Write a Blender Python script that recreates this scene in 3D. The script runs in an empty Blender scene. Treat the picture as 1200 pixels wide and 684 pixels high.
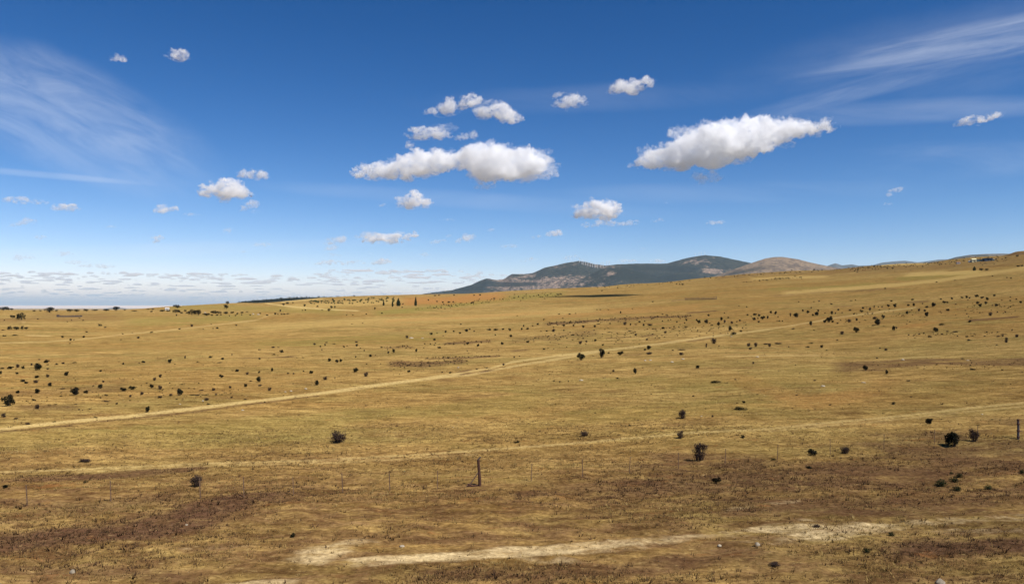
import bpy, math, random
import numpy as np
from mathutils import Vector, Matrix

random.seed(7)
RNG = np.random.default_rng(7)
SC = bpy.context.scene
COL = SC.collection

# ------------------------------------------------------------------ camera constants
EYE = 9.0                 # eye height above the meadow (metres)
F, U0, V0 = 900.0, 600.0, 361.0   # focal length / horizon in photo pixels

SUN_EL = math.radians(53)
SUN_AZ = Vector((0.76, -0.65, 0)).normalized()
SUN_DIR = Vector((SUN_AZ.x * math.cos(SUN_EL), SUN_AZ.y * math.cos(SUN_EL), math.sin(SUN_EL)))

# ------------------------------------------------------------------ numpy noise
def _hash(ix, iy, iz, seed):
    h = (ix.astype(np.int64) * 374761393 + iy.astype(np.int64) * 668265263 + iz.astype(np.int64) * 2147483647 + seed * 974634777) & 0xFFFFFFFF
    h = ((h ^ (h >> 13)) * 1274126177) & 0xFFFFFFFF
    h = ((h ^ (h >> 16)) * 2246822519) & 0xFFFFFFFF
    h = h ^ (h >> 15)
    return (h & 0xFFFFFF) / float(0xFFFFFF) * 2 - 1

def vnoise(x, y, z=None, seed=0):
    x = np.asarray(x, float); y = np.asarray(y, float)
    z = np.zeros_like(x) if z is None else np.asarray(z, float)
    ix, iy, iz = np.floor(x), np.floor(y), np.floor(z)
    fx, fy, fz = x - ix, y - iy, z - iz
    sx, sy, sz = [t * t * t * (t * (t * 6 - 15) + 10) for t in (fx, fy, fz)]
    def c(a, b, d): return _hash(ix + a, iy + b, iz + d, seed)
    def l(a, b, t): return a + (b - a) * t
    lo = l(l(c(0, 0, 0), c(1, 0, 0), sx), l(c(0, 1, 0), c(1, 1, 0), sx), sy)
    hi = l(l(c(0, 0, 1), c(1, 0, 1), sx), l(c(0, 1, 1), c(1, 1, 1), sx), sy)
    return l(lo, hi, sz)

def fbm(x, y, z=None, octv=4, seed=0, gain=0.5):
    s = 0; a = 1; t = 0
    x = np.asarray(x, float); y = np.asarray(y, float)
    z = np.zeros_like(x) if z is None else np.asarray(z, float)
    f = 1.0
    for o in range(octv):
        s = s + a * vnoise(x * f + 17.3 * o, y * f - 9.1 * o, z * f + 5.7 * o, seed + o)
        t += a; a *= gain; f *= 2.03
    return s / t

def sstep(a, b, x):
    t = np.clip((x - a) / (b - a), 0, 1)
    return t * t * (3 - 2 * t)

# ------------------------------------------------------------------ object helpers
def np_mesh(name, verts, faces_flat, loop_tot):
    """verts (n,3), faces as flat loop array and per-face loop counts"""
    me = bpy.data.meshes.new(name)
    verts = np.asarray(verts, np.float32)
    me.vertices.add(len(verts)); me.vertices.foreach_set('co', verts.ravel())
    faces_flat = np.asarray(faces_flat, np.int32).ravel()
    loop_tot = np.asarray(loop_tot, np.int32)
    me.loops.add(len(faces_flat)); me.loops.foreach_set('vertex_index', faces_flat)
    st = np.zeros(len(loop_tot), np.int32); st[1:] = np.cumsum(loop_tot)[:-1]
    me.polygons.add(len(loop_tot)); me.polygons.foreach_set('loop_start', st)
    me.update(calc_edges=True)
    return me

def link(name, data, mat=None, parent=None, loc=None, smooth=False):
    o = bpy.data.objects.new(name, data); COL.objects.link(o)
    if mat is not None and data is not None and len(data.materials) == 0:
        data.materials.append(mat)
    if parent is not None: o.parent = parent
    if loc is not None: o.location = loc
    if smooth and data is not None:
        data.polygons.foreach_set('use_smooth', np.ones(len(data.polygons), bool))
    return o

def tag(o, label=None, cat=None, group=None, kind=None):
    if label: o['label'] = label
    if cat: o['category'] = cat
    if group: o['group'] = group
    if kind: o['kind'] = kind
    return o

def float_attr(me, name, arr):
    a = me.attributes.new(name, 'FLOAT', 'POINT')
    a.data.foreach_set('value', np.asarray(arr, np.float32))

class MB:
    """collects tubes, boxes and blades into one mesh"""
    def __init__(s): s.v = []; s.f = []
    def tube(s, p0, p1, r0, r1, n=6, cap=True):
        p0, p1 = Vector(p0), Vector(p1)
        d = (p1 - p0).normalized()
        a = d.orthogonal().normalized(); b = d.cross(a)
        i0 = len(s.v)
        for p, r in ((p0, r0), (p1, r1)):
            for k in range(n):
                t = 2 * math.pi * k / n
                s.v.append(p + a * (r * math.cos(t)) + b * (r * math.sin(t)))
        for k in range(n):
            k2 = (k + 1) % n
            s.f.append((i0 + k, i0 + k2, i0 + n + k2, i0 + n + k))
        if cap:
            s.f.append(tuple(i0 + k for k in range(n))[::-1]); s.f.append(tuple(i0 + n + k for k in range(n)))
    def box(s, c, size, rot=None):
        i0 = len(s.v); c = Vector(c)
        for sx in (-.5, .5):
            for sy in (-.5, .5):
                for sz in (-.5, .5):
                    p = Vector((sx * size[0], sy * size[1], sz * size[2]))
                    if rot is not None: p = rot @ p
                    s.v.append(c + p)
        for q in ((0, 1, 3, 2), (4, 6, 7, 5), (0, 4, 5, 1), (2, 3, 7, 6), (0, 2, 6, 4), (1, 5, 7, 3)):
            s.f.append(tuple(i0 + k for k in q))
    def poly(s, pts):
        i0 = len(s.v); s.v += [Vector(p) for p in pts]; s.f.append(tuple(range(i0, i0 + len(pts))))
    def mesh(s, name):
        me = bpy.data.meshes.new(name); me.from_pydata([tuple(p) for p in s.v], [], s.f); me.update(); return me

# ------------------------------------------------------------------ node helpers
def new_mat(name):
    m = bpy.data.materials.new(name); m.use_nodes = True
    nt = m.node_tree; nt.nodes.clear()
    out = nt.nodes.new('ShaderNodeOutputMaterial')
    return m, nt, out

class G:
    """tiny node-graph builder"""
    def __init__(s, nt): s.nt = nt
    def n(s, t, **kw):
        nd = s.nt.nodes.new(t)
        for k, v in kw.items(): setattr(nd, k, v)
        return nd
    def put(s, sock, v):
        if isinstance(v, bpy.types.NodeSocket): s.nt.links.new(v, sock)
        elif v is not None:
            sock.default_value = v
    def math(s, op, a, b=None, c=None, clamp=False):
        nd = s.n('ShaderNodeMath', operation=op, use_clamp=clamp)
        s.put(nd.inputs[0], a)
        if b is not None: s.put(nd.inputs[1], b)
        if c is not None: s.put(nd.inputs[2], c)
        return nd.outputs[0]
    def mix(s, fac, a, b, mode='MIX'):
        nd = s.n('ShaderNodeMix', data_type='RGBA', blend_type=mode)
        nd.clamp_factor = True
        def col(v): return tuple(v) + (1,) if isinstance(v, (tuple, list)) and len(v) == 3 else v
        s.put(nd.inputs['Factor'], fac); s.put(nd.inputs[6], col(a)); s.put(nd.inputs[7], col(b))
        return nd.outputs[2]
    def noise(s, vec, scale, detail=4, rough=.55, dist=0.0):
        nd = s.n('ShaderNodeTexNoise'); s.put(nd.inputs['Vector'], vec)
        nd.inputs['Scale'].default_value = scale; nd.inputs['Detail'].default_value = detail
        nd.inputs['Roughness'].default_value = rough; nd.inputs['Distortion'].default_value = dist
        return nd.outputs['Fac']
    def ramp(s, x, a, b, lo=0.0, hi=1.0):
        nd = s.n('ShaderNodeMapRange', interpolation_type='SMOOTHSTEP')
        s.put(nd.inputs[0], x); nd.inputs[1].default_value = a; nd.inputs[2].default_value = b
        nd.inputs[3].default_value = lo; nd.inputs[4].default_value = hi
        return nd.outputs[0]
    def attr(s, name):
        nd = s.n('ShaderNodeAttribute', attribute_name=name); return nd.outputs['Fac']
    def mapping(s, vec, scale=(1, 1, 1), rot=(0, 0, 0)):
        nd = s.n('ShaderNodeMapping'); s.put(nd.inputs[0], vec)
        nd.inputs['Scale'].default_value = scale; nd.inputs['Rotation'].default_value = rot
        return nd.outputs[0]
    def pos(s): return s.n('ShaderNodeNewGeometry').outputs['Position']

def simple_mat(name, c1, c2, scale=3.0, rough=.9, coord='Object', bump=0.0, spec=.2):
    m, nt, out = new_mat(name); g = G(nt)
    tc = g.n('ShaderNodeTexCoord').outputs[coord]
    b = g.n('ShaderNodeBsdfPrincipled')
    nz = g.noise(tc, scale, 5, .6)
    g.put(b.inputs['Base Color'], g.mix(g.ramp(nz, .3, .7), c1, c2))
    b.inputs['Roughness'].default_value = rough; b.inputs['Specular IOR Level'].default_value = spec
    if bump:
        bp = g.n('ShaderNodeBump'); bp.inputs['Strength'].default_value = bump
        g.put(bp.inputs['Height'], nz); g.put(b.inputs['Normal'], bp.outputs[0])
    nt.links.new(b.outputs[0], out.inputs['Surface'])
    return m

def foliage_mat(name, c1, c2, trans=.25):
    """leaves: own random tone per object and per clump, a little light through them"""
    m, nt, out = new_mat(name); g = G(nt)
    tc = g.n('ShaderNodeTexCoord').outputs['Object']
    nz = g.noise(tc, 4.0, 3, .6)
    rnd = g.n('ShaderNodeObjectInfo').outputs['Random']
    f = g.math('ADD', g.math('MULTIPLY', nz, .8), g.math('MULTIPLY', rnd, .4))
    col = g.mix(g.ramp(f, .3, .85), c1, c2)
    d = g.n('ShaderNodeBsdfDiffuse'); t = g.n('ShaderNodeBsdfTranslucent'); mx = g.n('ShaderNodeMixShader')
    g.put(d.inputs[0], col); g.put(t.inputs[0], col); mx.inputs[0].default_value = trans
    nt.links.new(d.outputs[0], mx.inputs[1]); nt.links.new(t.outputs[0], mx.inputs[2])
    nt.links.new(mx.outputs[0], out.inputs['Surface'])
    return m

# ------------------------------------------------------------------ the land
# height of the skyline of the near land as seen from the railway, by photo column; and how far its crest is
SKY_U = [-500, -200, 0, 60, 100, 150, 180, 205, 230, 265, 285, 300, 320, 350, 375, 406, 450, 500, 545, 584, 611, 642, 680, 705, 727, 743, 760, 791, 810, 835, 872, 910, 929, 954, 975, 994, 1012, 1032, 1050, 1089, 1105, 1137, 1175, 1182, 1191, 1200, 1240, 1400, 1700]
SKY_V = [364, 363.5, 363.2, 364, 364.2, 363, 360.4, 358.6, 357.2, 355.2, 354.6, 355, 354, 351.3, 349, 347, 345.8, 344.6, 344, 342.2, 340.2, 338, 337.6, 336.6, 333.4, 332.4, 331.8, 330, 327, 324.4, 321, 318.4, 317.2, 316.6, 316, 314, 312, 310.6, 309, 307.8, 305.2, 301.3, 299.5, 297.8, 294.6, 293.9, 293, 294, 300]
CR_U = [-500, 0, 150, 300, 420, 600, 760, 900, 1050, 1200, 1700]
CR_Y = [700, 800, 900, 1150, 1500, 1700, 1650, 1500, 1250, 1080, 900]

_UU = np.arange(-500, 1701, 2.0)
_VV = np.interp(_UU, SKY_U, SKY_V)
_K = np.hanning(91); _K /= _K.sum()
_VS = np.convolve(np.pad(_VV, 45, mode='edge'), _K, mode='valid')
def crest(theta):
    th = np.clip(theta, -math.radians(49), math.radians(49))
    u = U0 + F * np.tan(th)
    vs = np.interp(u, _UU, _VS); vd = np.interp(u, SKY_U, SKY_V)
    yc = np.interp(u, CR_U, CR_Y)
    zc = EYE + (V0 - vs) / F * yc; zd = (vs - vd) / F * yc
    rc = yc / np.cos(th)
    back = sstep(math.radians(50), math.radians(95), np.abs(theta))
    return rc, zc * (1 - back) + 8.0 * back, zd * (1 - back)

RISE0 = 105.0
def land(r, theta):
    r = np.asarray(r, float); theta = np.asarray(theta, float)
    rc, zc, zd = crest(theta)
    k = zc / (rc - RISE0 * 1.15)
    # soft start of the slope
    w = 45.0
    d = (r - RISE0 * 1.15) / w
    ramp = w * np.where(d > 20, d, np.log1p(np.exp(np.clip(d, -30, 30))))
    up = k * ramp
    # rolling off behind the crest down to a low plain
    over = np.maximum(r - rc, 0)
    down = zc - 0.00004 * over ** 2 - 0.018 * over
    z = np.where(r > rc, down, np.minimum(up, zc)) + zd * sstep(.72, 1.0, r / rc) * (1 - sstep(1.0, 1.8, r / rc))
    plain = -12.0
    z = np.where(r > rc, np.logaddexp((z - plain) / 6.0, 0) * 6.0 + plain, z)
    x, y = r * np.sin(theta), r * np.cos(theta)
    fade = sstep(0.0, 0.25, 1 - np.clip(r / rc, 0, 1)) * sstep(20, 140, r)
    z = z + fade * (0.9 * fbm(x / 70, y / 45, octv=3, seed=3) + 0.0030 * r * fbm(x / 160, y / 90, octv=2, seed=9))
    near = 1 - sstep(60, 160, r)
    z = z + near * (0.10 * fbm(x / 4.5, y / 2.6, octv=3, seed=21) + 0.28 * fbm(x / 16, y / 9, octv=2, seed=23))
    z = z + (1 - sstep(45, 95, r)) * .11 * fbm(x / .9, y / .6, octv=2, seed=27)
    return z

def to_px(x, y, z):
    y = np.maximum(y, 1e-3)
    return U0 + F * x / y, V0 - F * (z - EYE) / y

_RG = np.exp(np.linspace(math.log(8), math.log(1900), 1600))
def ground_at(u, v):
    """where the sight line through photo pixel (u, v) meets the land"""
    th = math.atan((u - U0) / F)
    c = math.cos(th)
    zr = EYE - (v - V0) / F * _RG * c
    zl = land(_RG, np.full_like(_RG, th))
    hit = np.nonzero(zl >= zr)[0]
    if len(hit) == 0:
        rc, _, _ = crest(np.array([th])); r = float(rc[0]) * .985
    else:
        i = max(hit[0], 1); a, b = zl[i - 1] - zr[i - 1], zl[i] - zr[i]
        t = 0 if abs(b - a) < 1e-9 else -a / (b - a)
        r = _RG[i - 1] + (_RG[i] - _RG[i - 1]) * min(max(t, 0), 1)
    z = float(land(np.array([r]), np.array([th]))[0])
    return Vector((r * math.sin(th), r * math.cos(th), z))

# ---- soil and crop marks on the land: (polyline, half width in photo pixels at that range, strength)
TRACKS = [
    ([(-60, 510), (0, 503), (37, 498.5), (90, 493), (150, 487.5), (225, 479), (300, 470), (375, 461), (450, 450.3), (506, 442.5), (545, 437.5)], 1.9, .82),
    ([(506, 442), (550, 439.5), (612, 427), (662, 419), (712, 410), (750, 405.5), (800, 399), (850, 392)], 1.3, .6),
    ([(545, 436), (575, 431.5), (600, 424), (640, 418.5), (681, 413.5), (720, 409)], 1.2, .65),
    ([(850, 392), (906, 385), (950, 377.5), (987, 371), (1050, 363), (1075, 360)], .9, .5),
    ([(0, 553), (90, 550), (233, 543), (400, 538), (560, 528), (700, 517), (780, 509), (800, 507), (900, 502), (1033, 489.5), (1125, 479.5), (1260, 466)], 1.2, .55),
    ([(90, 553), (233, 546), (400, 541.5), (560, 532)], .9, .4),
    ([(900, 505), (1033, 493), (1125, 483), (1200, 476)], .9, .4),
    ([(0, 402), (60, 400), (100, 397), (137, 392.5), (187, 388), (250, 381), (300, 375), (316, 369)], .9, .35),
    ([(26, 374), (30.5, 383)], 1.6, .5),
    ([(31, 393), (60, 393.5)], .8, .5),
    ([(312, 355.5), (345, 359.5), (380, 362.5), (420, 364)], .8, .7),
    ([(330, 353), (380, 348.5)], 1.5, .6),
    ([(850, 417), (900, 416.5), (960, 416)], .7, .5),
    ([(1056, 419), (1100, 417)], .7, .4),
]
GOLD = [
    ([(919, 344), (975, 339.3), (1050, 333.6), (1100, 328.6), (1150, 321.5), (1260, 306)], 2.2, .65),
    ([(1062, 322.3), (1100, 320.3), (1150, 318.6)], 2.6, .7),
    ([(1030, 311), (1060, 309.6), (1090, 308.6)], 1.2, .9),
    ([(300, 385), (420, 377), (560, 372), (700, 362)], 4.0, .35),
    ([(340, 360), (400, 356), (470, 352)], 3.5, .45),
    ([(880, 327), (920, 325), (970, 324)], 1.6, .5),
]
HEATH = [
    ([(-40, 640), (0, 635), (67, 628), (167, 617), (233, 604), (290, 591), (350, 585)], 11, .85),
    ([(0, 563), (110, 560), (200, 552), (240, 548)], 4, .7),
    ([(0, 590), (100, 598), (220, 583)], 6, .4),
    ([(981, 430), (1030, 427), (1083, 425), (1140, 425), (1240, 426)], 5, .7),
    ([(700, 578), (900, 560), (1050, 545), (1240, 530)], 22, .65),
    ([(850, 596), (980, 592), (1100, 588), (1240, 575)], 9, .5),
    ([(1040, 650), (1120, 645), (1240, 632)], 13, .8),
    ([(480, 672), (640, 668), (800, 660), (900, 655)], 8, .45),
    ([(600, 585), (700, 570), (800, 560)], 6, .4),
    ([(0, 660), (100, 668), (220, 672)], 7, .4),
    ([(1178, 299.5), (1190, 296.6), (1210, 295.5)], 2.0, .8), ([(960, 319), (1050, 314.5), (1120, 310), (1240, 302)], 4.5, .38), ([(840, 325.5), (900, 321), (960, 318.5)], 1.5, .4),
    ([(0, 506.8), (90, 496.6), (225, 482.4), (300, 473.2), (375, 464)], .9, .6),
    ([(1135, 375.6), (1162, 373.7), (1194, 371)], 1.2, .85),
    ([(1060, 354.2), (1089, 352.8)], .7, .8),
    ([(976, 359.5), (999, 358.6)], .7, .8),
    ([(640, 380), (690, 376.5), (750, 372.6), (810, 370)], 1.7, .75),
    ([(805, 367), (840, 364.4)], .7, .8),
    ([(600, 399), (650, 394), (700, 391)], 3, .35),
    ([(456, 426.5), (490, 427), (520, 425), (545, 423)], 2.6, .7),
    ([(498, 420), (540, 418.5), (585, 417)], 1.2, .8),
    ([(520, 402.5), (560, 400.5), (575, 400)], .9, .7),
    ([(450, 407.5), (485, 406.5)], .8, .6),
    ([(535, 435.8), (552, 433)], .8, .8), ([(539, 439.3), (552, 437)], 1.0, .8), ([(562, 436.3), (577, 434)], .9, .8),
    ([(600, 411.5), (620, 409.5)], .9, .6),
    ([(710, 396), (740, 394.5)], .7, .7), ([(750, 393.4), (768, 392)], .8, .7),
    ([(730, 415.8), (752, 415)], .9, .6),
    ([(805, 400), (834, 396)], .9, .6),
    ([(280, 419.6), (300, 419)], .6, .7), ([(300, 418.8), (345, 417.5)], .6, .6),
    ([(0, 462), (80, 458), (150, 450)], 5, .35), ([(20, 478), (90, 477)], 4, .4),
    ([(0, 376), (60, 372), (140, 371)], 4, .35),
    ([(906, 347), (960, 342.5), (1050, 338.5)], 1.2, .4),
    ([(920, 404), (940, 402.5)], 1, .4),
    ([(0, 506.3), (20, 504)], 1.0, .7), ([(60, 500.5), (85, 499)], .9, .6), ([(150, 490.6), (200, 486)], .7, .5),
]
GREEN = [
    ([(440, 367), (487, 362.5), (540, 356), (600, 349), (660, 344.5)], 3.0, .9),
    ([(150, 377), (230, 374.5), (300, 371)], 4, .6),
    ([(200, 360), (250, 360), (320, 362), (400, 364)], 3.0, .6),
    ([(300, 403), (420, 398), (520, 392)], 4, .45),
    ([(0, 520), (200, 512), (420, 490), (640, 470)], 12, .4),
    ([(1050, 327), (1100, 324), (1150, 318.5)], 2.4, .7),
    ([(900, 339), (960, 337), (1040, 331)], 2.0, .6),
    ([(700, 450), (850, 445), (1000, 440)], 9, .3),
    ([(600, 500), (800, 480), (900, 470)], 9, .3),
]
ORANGE = [
    ([(470, 353), (520, 352), (560, 349), (590, 347)], 4.5, .85),
    ([(548, 346.5), (572, 346)], .9, 1.0),
    ([(450, 376), (540, 372), (640, 366)], 1.6, .5),
    ([(640, 372), (720, 365), (820, 360)], 3.0, .35),
    ([(850, 440), (950, 470), (1050, 450)], 8, .25),
    ([(1050, 384), (1100, 378)], 1.5, .4),
]
PALE = [
    ([(400, 657), (533, 652), (667, 643), (733, 637), (783, 635), (900, 622), (980, 622)], 5.5, .78), ([(560, 655), (760, 640), (900, 629)], 9, .42), ([(1050, 622), (1130, 618), (1240, 614)], 6, .4),
    ([(915, 630), (1000, 622), (1060, 616)], 15, 1.0),
    ([(1050, 612), (1100, 606), (1167, 603), (1260, 604)], 5.5, .6),
    ([(330, 648), (380, 642), (430, 630)], 12, .66),
    ([(240, 690), (300, 681), (350, 678)], 6, .7),
    ([(530, 688), (590, 682)], 4, .5),
    ([(800, 632), (860, 634), (930, 640)], 4, .4),
    ([(160, 645), (240, 640), (300, 634)], 4, .35),
    ([(840, 600), (900, 590), (940, 588)], 3, .35),
]
def _run_on(items):
    # marks cut by the edge of the picture simply go on outside it
    out = []
    for pl, hw, st in items:
        pl = list(pl)
        (u0, v0), (u1, v1) = pl[0], pl[1]
        if u0 <= 5: pl.insert(0, (u0 - 320, v0 + (v0 - v1) / (u1 - u0) * 320))
        (u0, v0), (u1, v1) = pl[-2], pl[-1]
        if u1 >= 1195: pl.append((u1 + 320, v1 + (v1 - v0) / (u1 - u0) * 320))
        out.append((pl, hw, st))
    return out
TRACKS, GOLD, HEATH, GREEN, ORANGE, PALE = [_run_on(q) for q in (TRACKS, GOLD, HEATH, GREEN, ORANGE, PALE)]
def mark(u, v, items, jit, ragged):
    m = np.zeros_like(u)
    for pl, hw, st in items:
        pu = [p[0] for p in pl]; pv = [p[1] for p in pl]
        inside = (u > pu[0] - 40) & (u < pu[-1] + 40)
        c = np.interp(u, pu, pv)
        taper = sstep(pu[0] - hw * 3, pu[0] + hw * 3, u) * (1 - sstep(pu[-1] - hw * 3, pu[-1] + hw * 3, u))
        d = np.abs(v - c + jit * hw * ragged)
        m = np.maximum(m, np.where(inside, st * taper * (1 - sstep(hw * .55, hw * 1.35, d)), 0))
    return m

def build_ground():
    rows = np.concatenate([[1.0, 5.0, 9.0, 13.0, 16.0], np.exp(np.arange(math.log(18), math.log(1750), .0062)),
                           np.exp(np.linspace(math.log(1770), math.log(97000), 70))])
    dense = np.radians(np.arange(-38, 38.01, .15))
    left = np.radians(np.linspace(-180, -38, 40, endpoint=False)); right = np.radians(np.linspace(38, 180, 40, endpoint=False)[1:])
    th = np.concatenate([left, dense, right])
    nr, nc = len(rows), len(th)
    R, T = np.meshgrid(rows, th, indexing='ij')
    Z = land(R, T)
    X, Y = R * np.sin(T), R * np.cos(T)
    verts = np.stack([X, Y, Z], -1).reshape(-1, 3)
    idx = np.arange(nr * nc).reshape(nr, nc)
    nxt = np.roll(idx, -1, axis=1)
    quads = np.stack([idx[:-1], nxt[:-1], nxt[1:], idx[1:]], -1).reshape(-1, 4)[:, ::-1]
    cv = len(verts); verts = np.vstack([verts, [[0, 0, float(Z[0].mean())]]])
    tris = np.stack([idx[0], nxt[0], np.full(nc, cv)], -1)
    flat = np.concatenate([quads.ravel(), tris.ravel()])
    tot = np.concatenate([np.full(len(quads), 4), np.full(len(tris), 3)])
    me = np_mesh('ground', verts, flat, tot)
    x, y, z = verts.T
    front = y > 10
    u, v = to_px(x, np.where(front, y, 1e9), z)
    j = fbm(x / 9, y / 5, octv=4, seed=31) * 1.6
    j2 = fbm(x / 3, y / 2, octv=3, seed=37)
    ok = front & (np.hypot(x, y) < 1800)
    for nm, items, rg in (('track', TRACKS, .35), ('gold', GOLD, .35), ('heath', HEATH, 1.0), ('green', GREEN, .8), ('orange', ORANGE, .6), ('pale', PALE, .9)):
        m = mark(u, v, items, j + .5 * j2, rg)
        float_attr(me, nm, np.where(ok, m, 0))
    return link('ground', me, ground_mat(), smooth=True)

def ground_mat():
    m, nt, out = new_mat('dry grassland'); g = G(nt)
    P = g.pos()
    A = g.mapping(P, (.45, 1, 1), (0, 0, math.radians(-14)))      # bands run along the railway
    big = g.noise(A, .016, 5, .6, .4)
    mid = g.noise(A, .11, 6, .62, .3)
    small = g.noise(A, 1.1, 6, .68)
    fine = g.noise(A, 6.0, 4, .7)
    straw, ochre, olive, brown = (.42, .28, .112), (.34, .205, .075), (.245, .185, .068), (.20, .112, .050)
    c = g.mix(g.ramp(big, .36, .64), straw, ochre)
    c = g.mix(g.math('MULTIPLY', g.ramp(mid, .42, .66), .65), c, olive)
    bare = g.noise(g.mapping(P, (.5, 1, 1), (0, 0, .3)), .35, 7, .68)
    c = g.mix(g.math('MULTIPLY', g.ramp(bare, .52, .72), .75), c, brown)
    # darker, browner turf close to the line (a strip of taller weeds)
    sep = g.n('ShaderNodeSeparateXYZ'); g.put(sep.inputs[0], P)
    along = g.math('ADD', sep.outputs[1], g.math('MULTIPLY', g.math('SUBTRACT', mid, .5), 30))
    strip = g.ramp(along, 33, 53, 1.0, 0.0)
    c = g.mix(g.math('MULTIPLY', strip, g.ramp(small, .25, .7)), c, (.165, .090, .048))
    S = g.mapping(P, (.33, 1, 1), (0, 0, math.radians(-12)))
    t1 = g.noise(S, .30, 6, .72, .4); t2 = g.noise(S, 1.3, 6, .75, .3); t3n = g.ramp(g.noise(P, 4.5, 5, .75), .30, .70)
    tone = g.math('MULTIPLY', g.ramp(t1, .30, .70, .80, 1.18), g.ramp(t2, .30, .70, .56, 1.40))
    tn = g.n('ShaderNodeCombineXYZ')
    g.put(tn.inputs[0], tone); g.put(tn.inputs[1], g.math('POWER', tone, 1.12)); g.put(tn.inputs[2], g.math('POWER', tone, 1.2))
    c = g.mix(1.0, c, tn.outputs[0], 'MULTIPLY')
    def lay(c, nm, colr, k=1.0, brk=None):
        f = g.attr(nm)
        if brk is not None: f = g.math('MULTIPLY', f, brk)
        return g.mix(g.math('MULTIPLY', f, k), c, colr)
    c = lay(c, 'green', (.25, .215, .065), .75)
    c = lay(c, 'orange', (.44, .205, .075), .85)
    c = lay(c, 'gold', (.62, .44, .18), .85)
    c = lay(c, 'track', (.64, .475, .23), .95, g.ramp(mid, .25, .45, .6, 1.0))
    c = lay(c, 'heath', (.110, .055, .042), .95, g.ramp(g.noise(A, .42, 7, .75), .34, .52, .30, 1.0))
    pn = g.noise(A, .32, 8, .75)
    pz = g.math('ADD', g.math('MULTIPLY', g.math('SUBTRACT', pn, .5), 2.6), g.math('MULTIPLY', g.math('SUBTRACT', small, .5), 1.3))
    c = g.mix(g.math('MULTIPLY', g.ramp(g.math('ADD', g.attr('pale'), pz),   .30, 1.15), g.ramp(g.attr('pale'), .02, .25)), c, (.70, .545, .345))
    # fine mottling: dead stalks, litter and stones have their own tones
    c = g.mix(g.math('MULTIPLY', g.ramp(small, .54, .74), .55), c, (.17, .095, .042))
    c = g.mix(g.math('MULTIPLY', g.ramp(fine, .56, .74), .40), c, (.62, .46, .22))
    c = g.mix(g.math('MULTIPLY', g.ramp(fine, .44, .28), .45), c, (.16, .09, .04))
    sp = g.noise(g.mapping(P, (.6, 1, 1)), .42, 4, .7)
    c = g.mix(g.math('MULTIPLY', g.ramp(sp, .58, .68), .5), c, (.15, .085, .04))
    rust = g.noise(A, .8, 5, .7)
    c = g.mix(g.math('MULTIPLY', g.ramp(rust, .59, .72), .5), c, (.30, .125, .047))
    c = g.mix(1.0, c, g.mix(t3n, (.62, .59, .56), (1.24, 1.24, 1.24)), 'MULTIPLY')
    c = g.mix(1.0, c, (.82, .81, .675), 'MULTIPLY')
    b = g.n('ShaderNodeBsdfDiffuse'); b.inputs['Roughness'].default_value = .8
    g.put(b.inputs['Color'], c)
    bp = g.n('ShaderNodeBump'); bp.inputs['Strength'].default_value = .8; bp.inputs['Distance'].default_value = .25
    h = g.math('ADD', small, g.math('MULTIPLY', fine, .35))
    g.put(bp.inputs['Height'], h); g.put(b.inputs['Normal'], bp.outputs[0])
    nt.links.new(b.outputs[0], out.inputs['Surface'])
    return m

ground = build_ground()
tag(ground, 'dry straw coloured meadow rising to low hills', 'ground', kind='structure')

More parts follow.
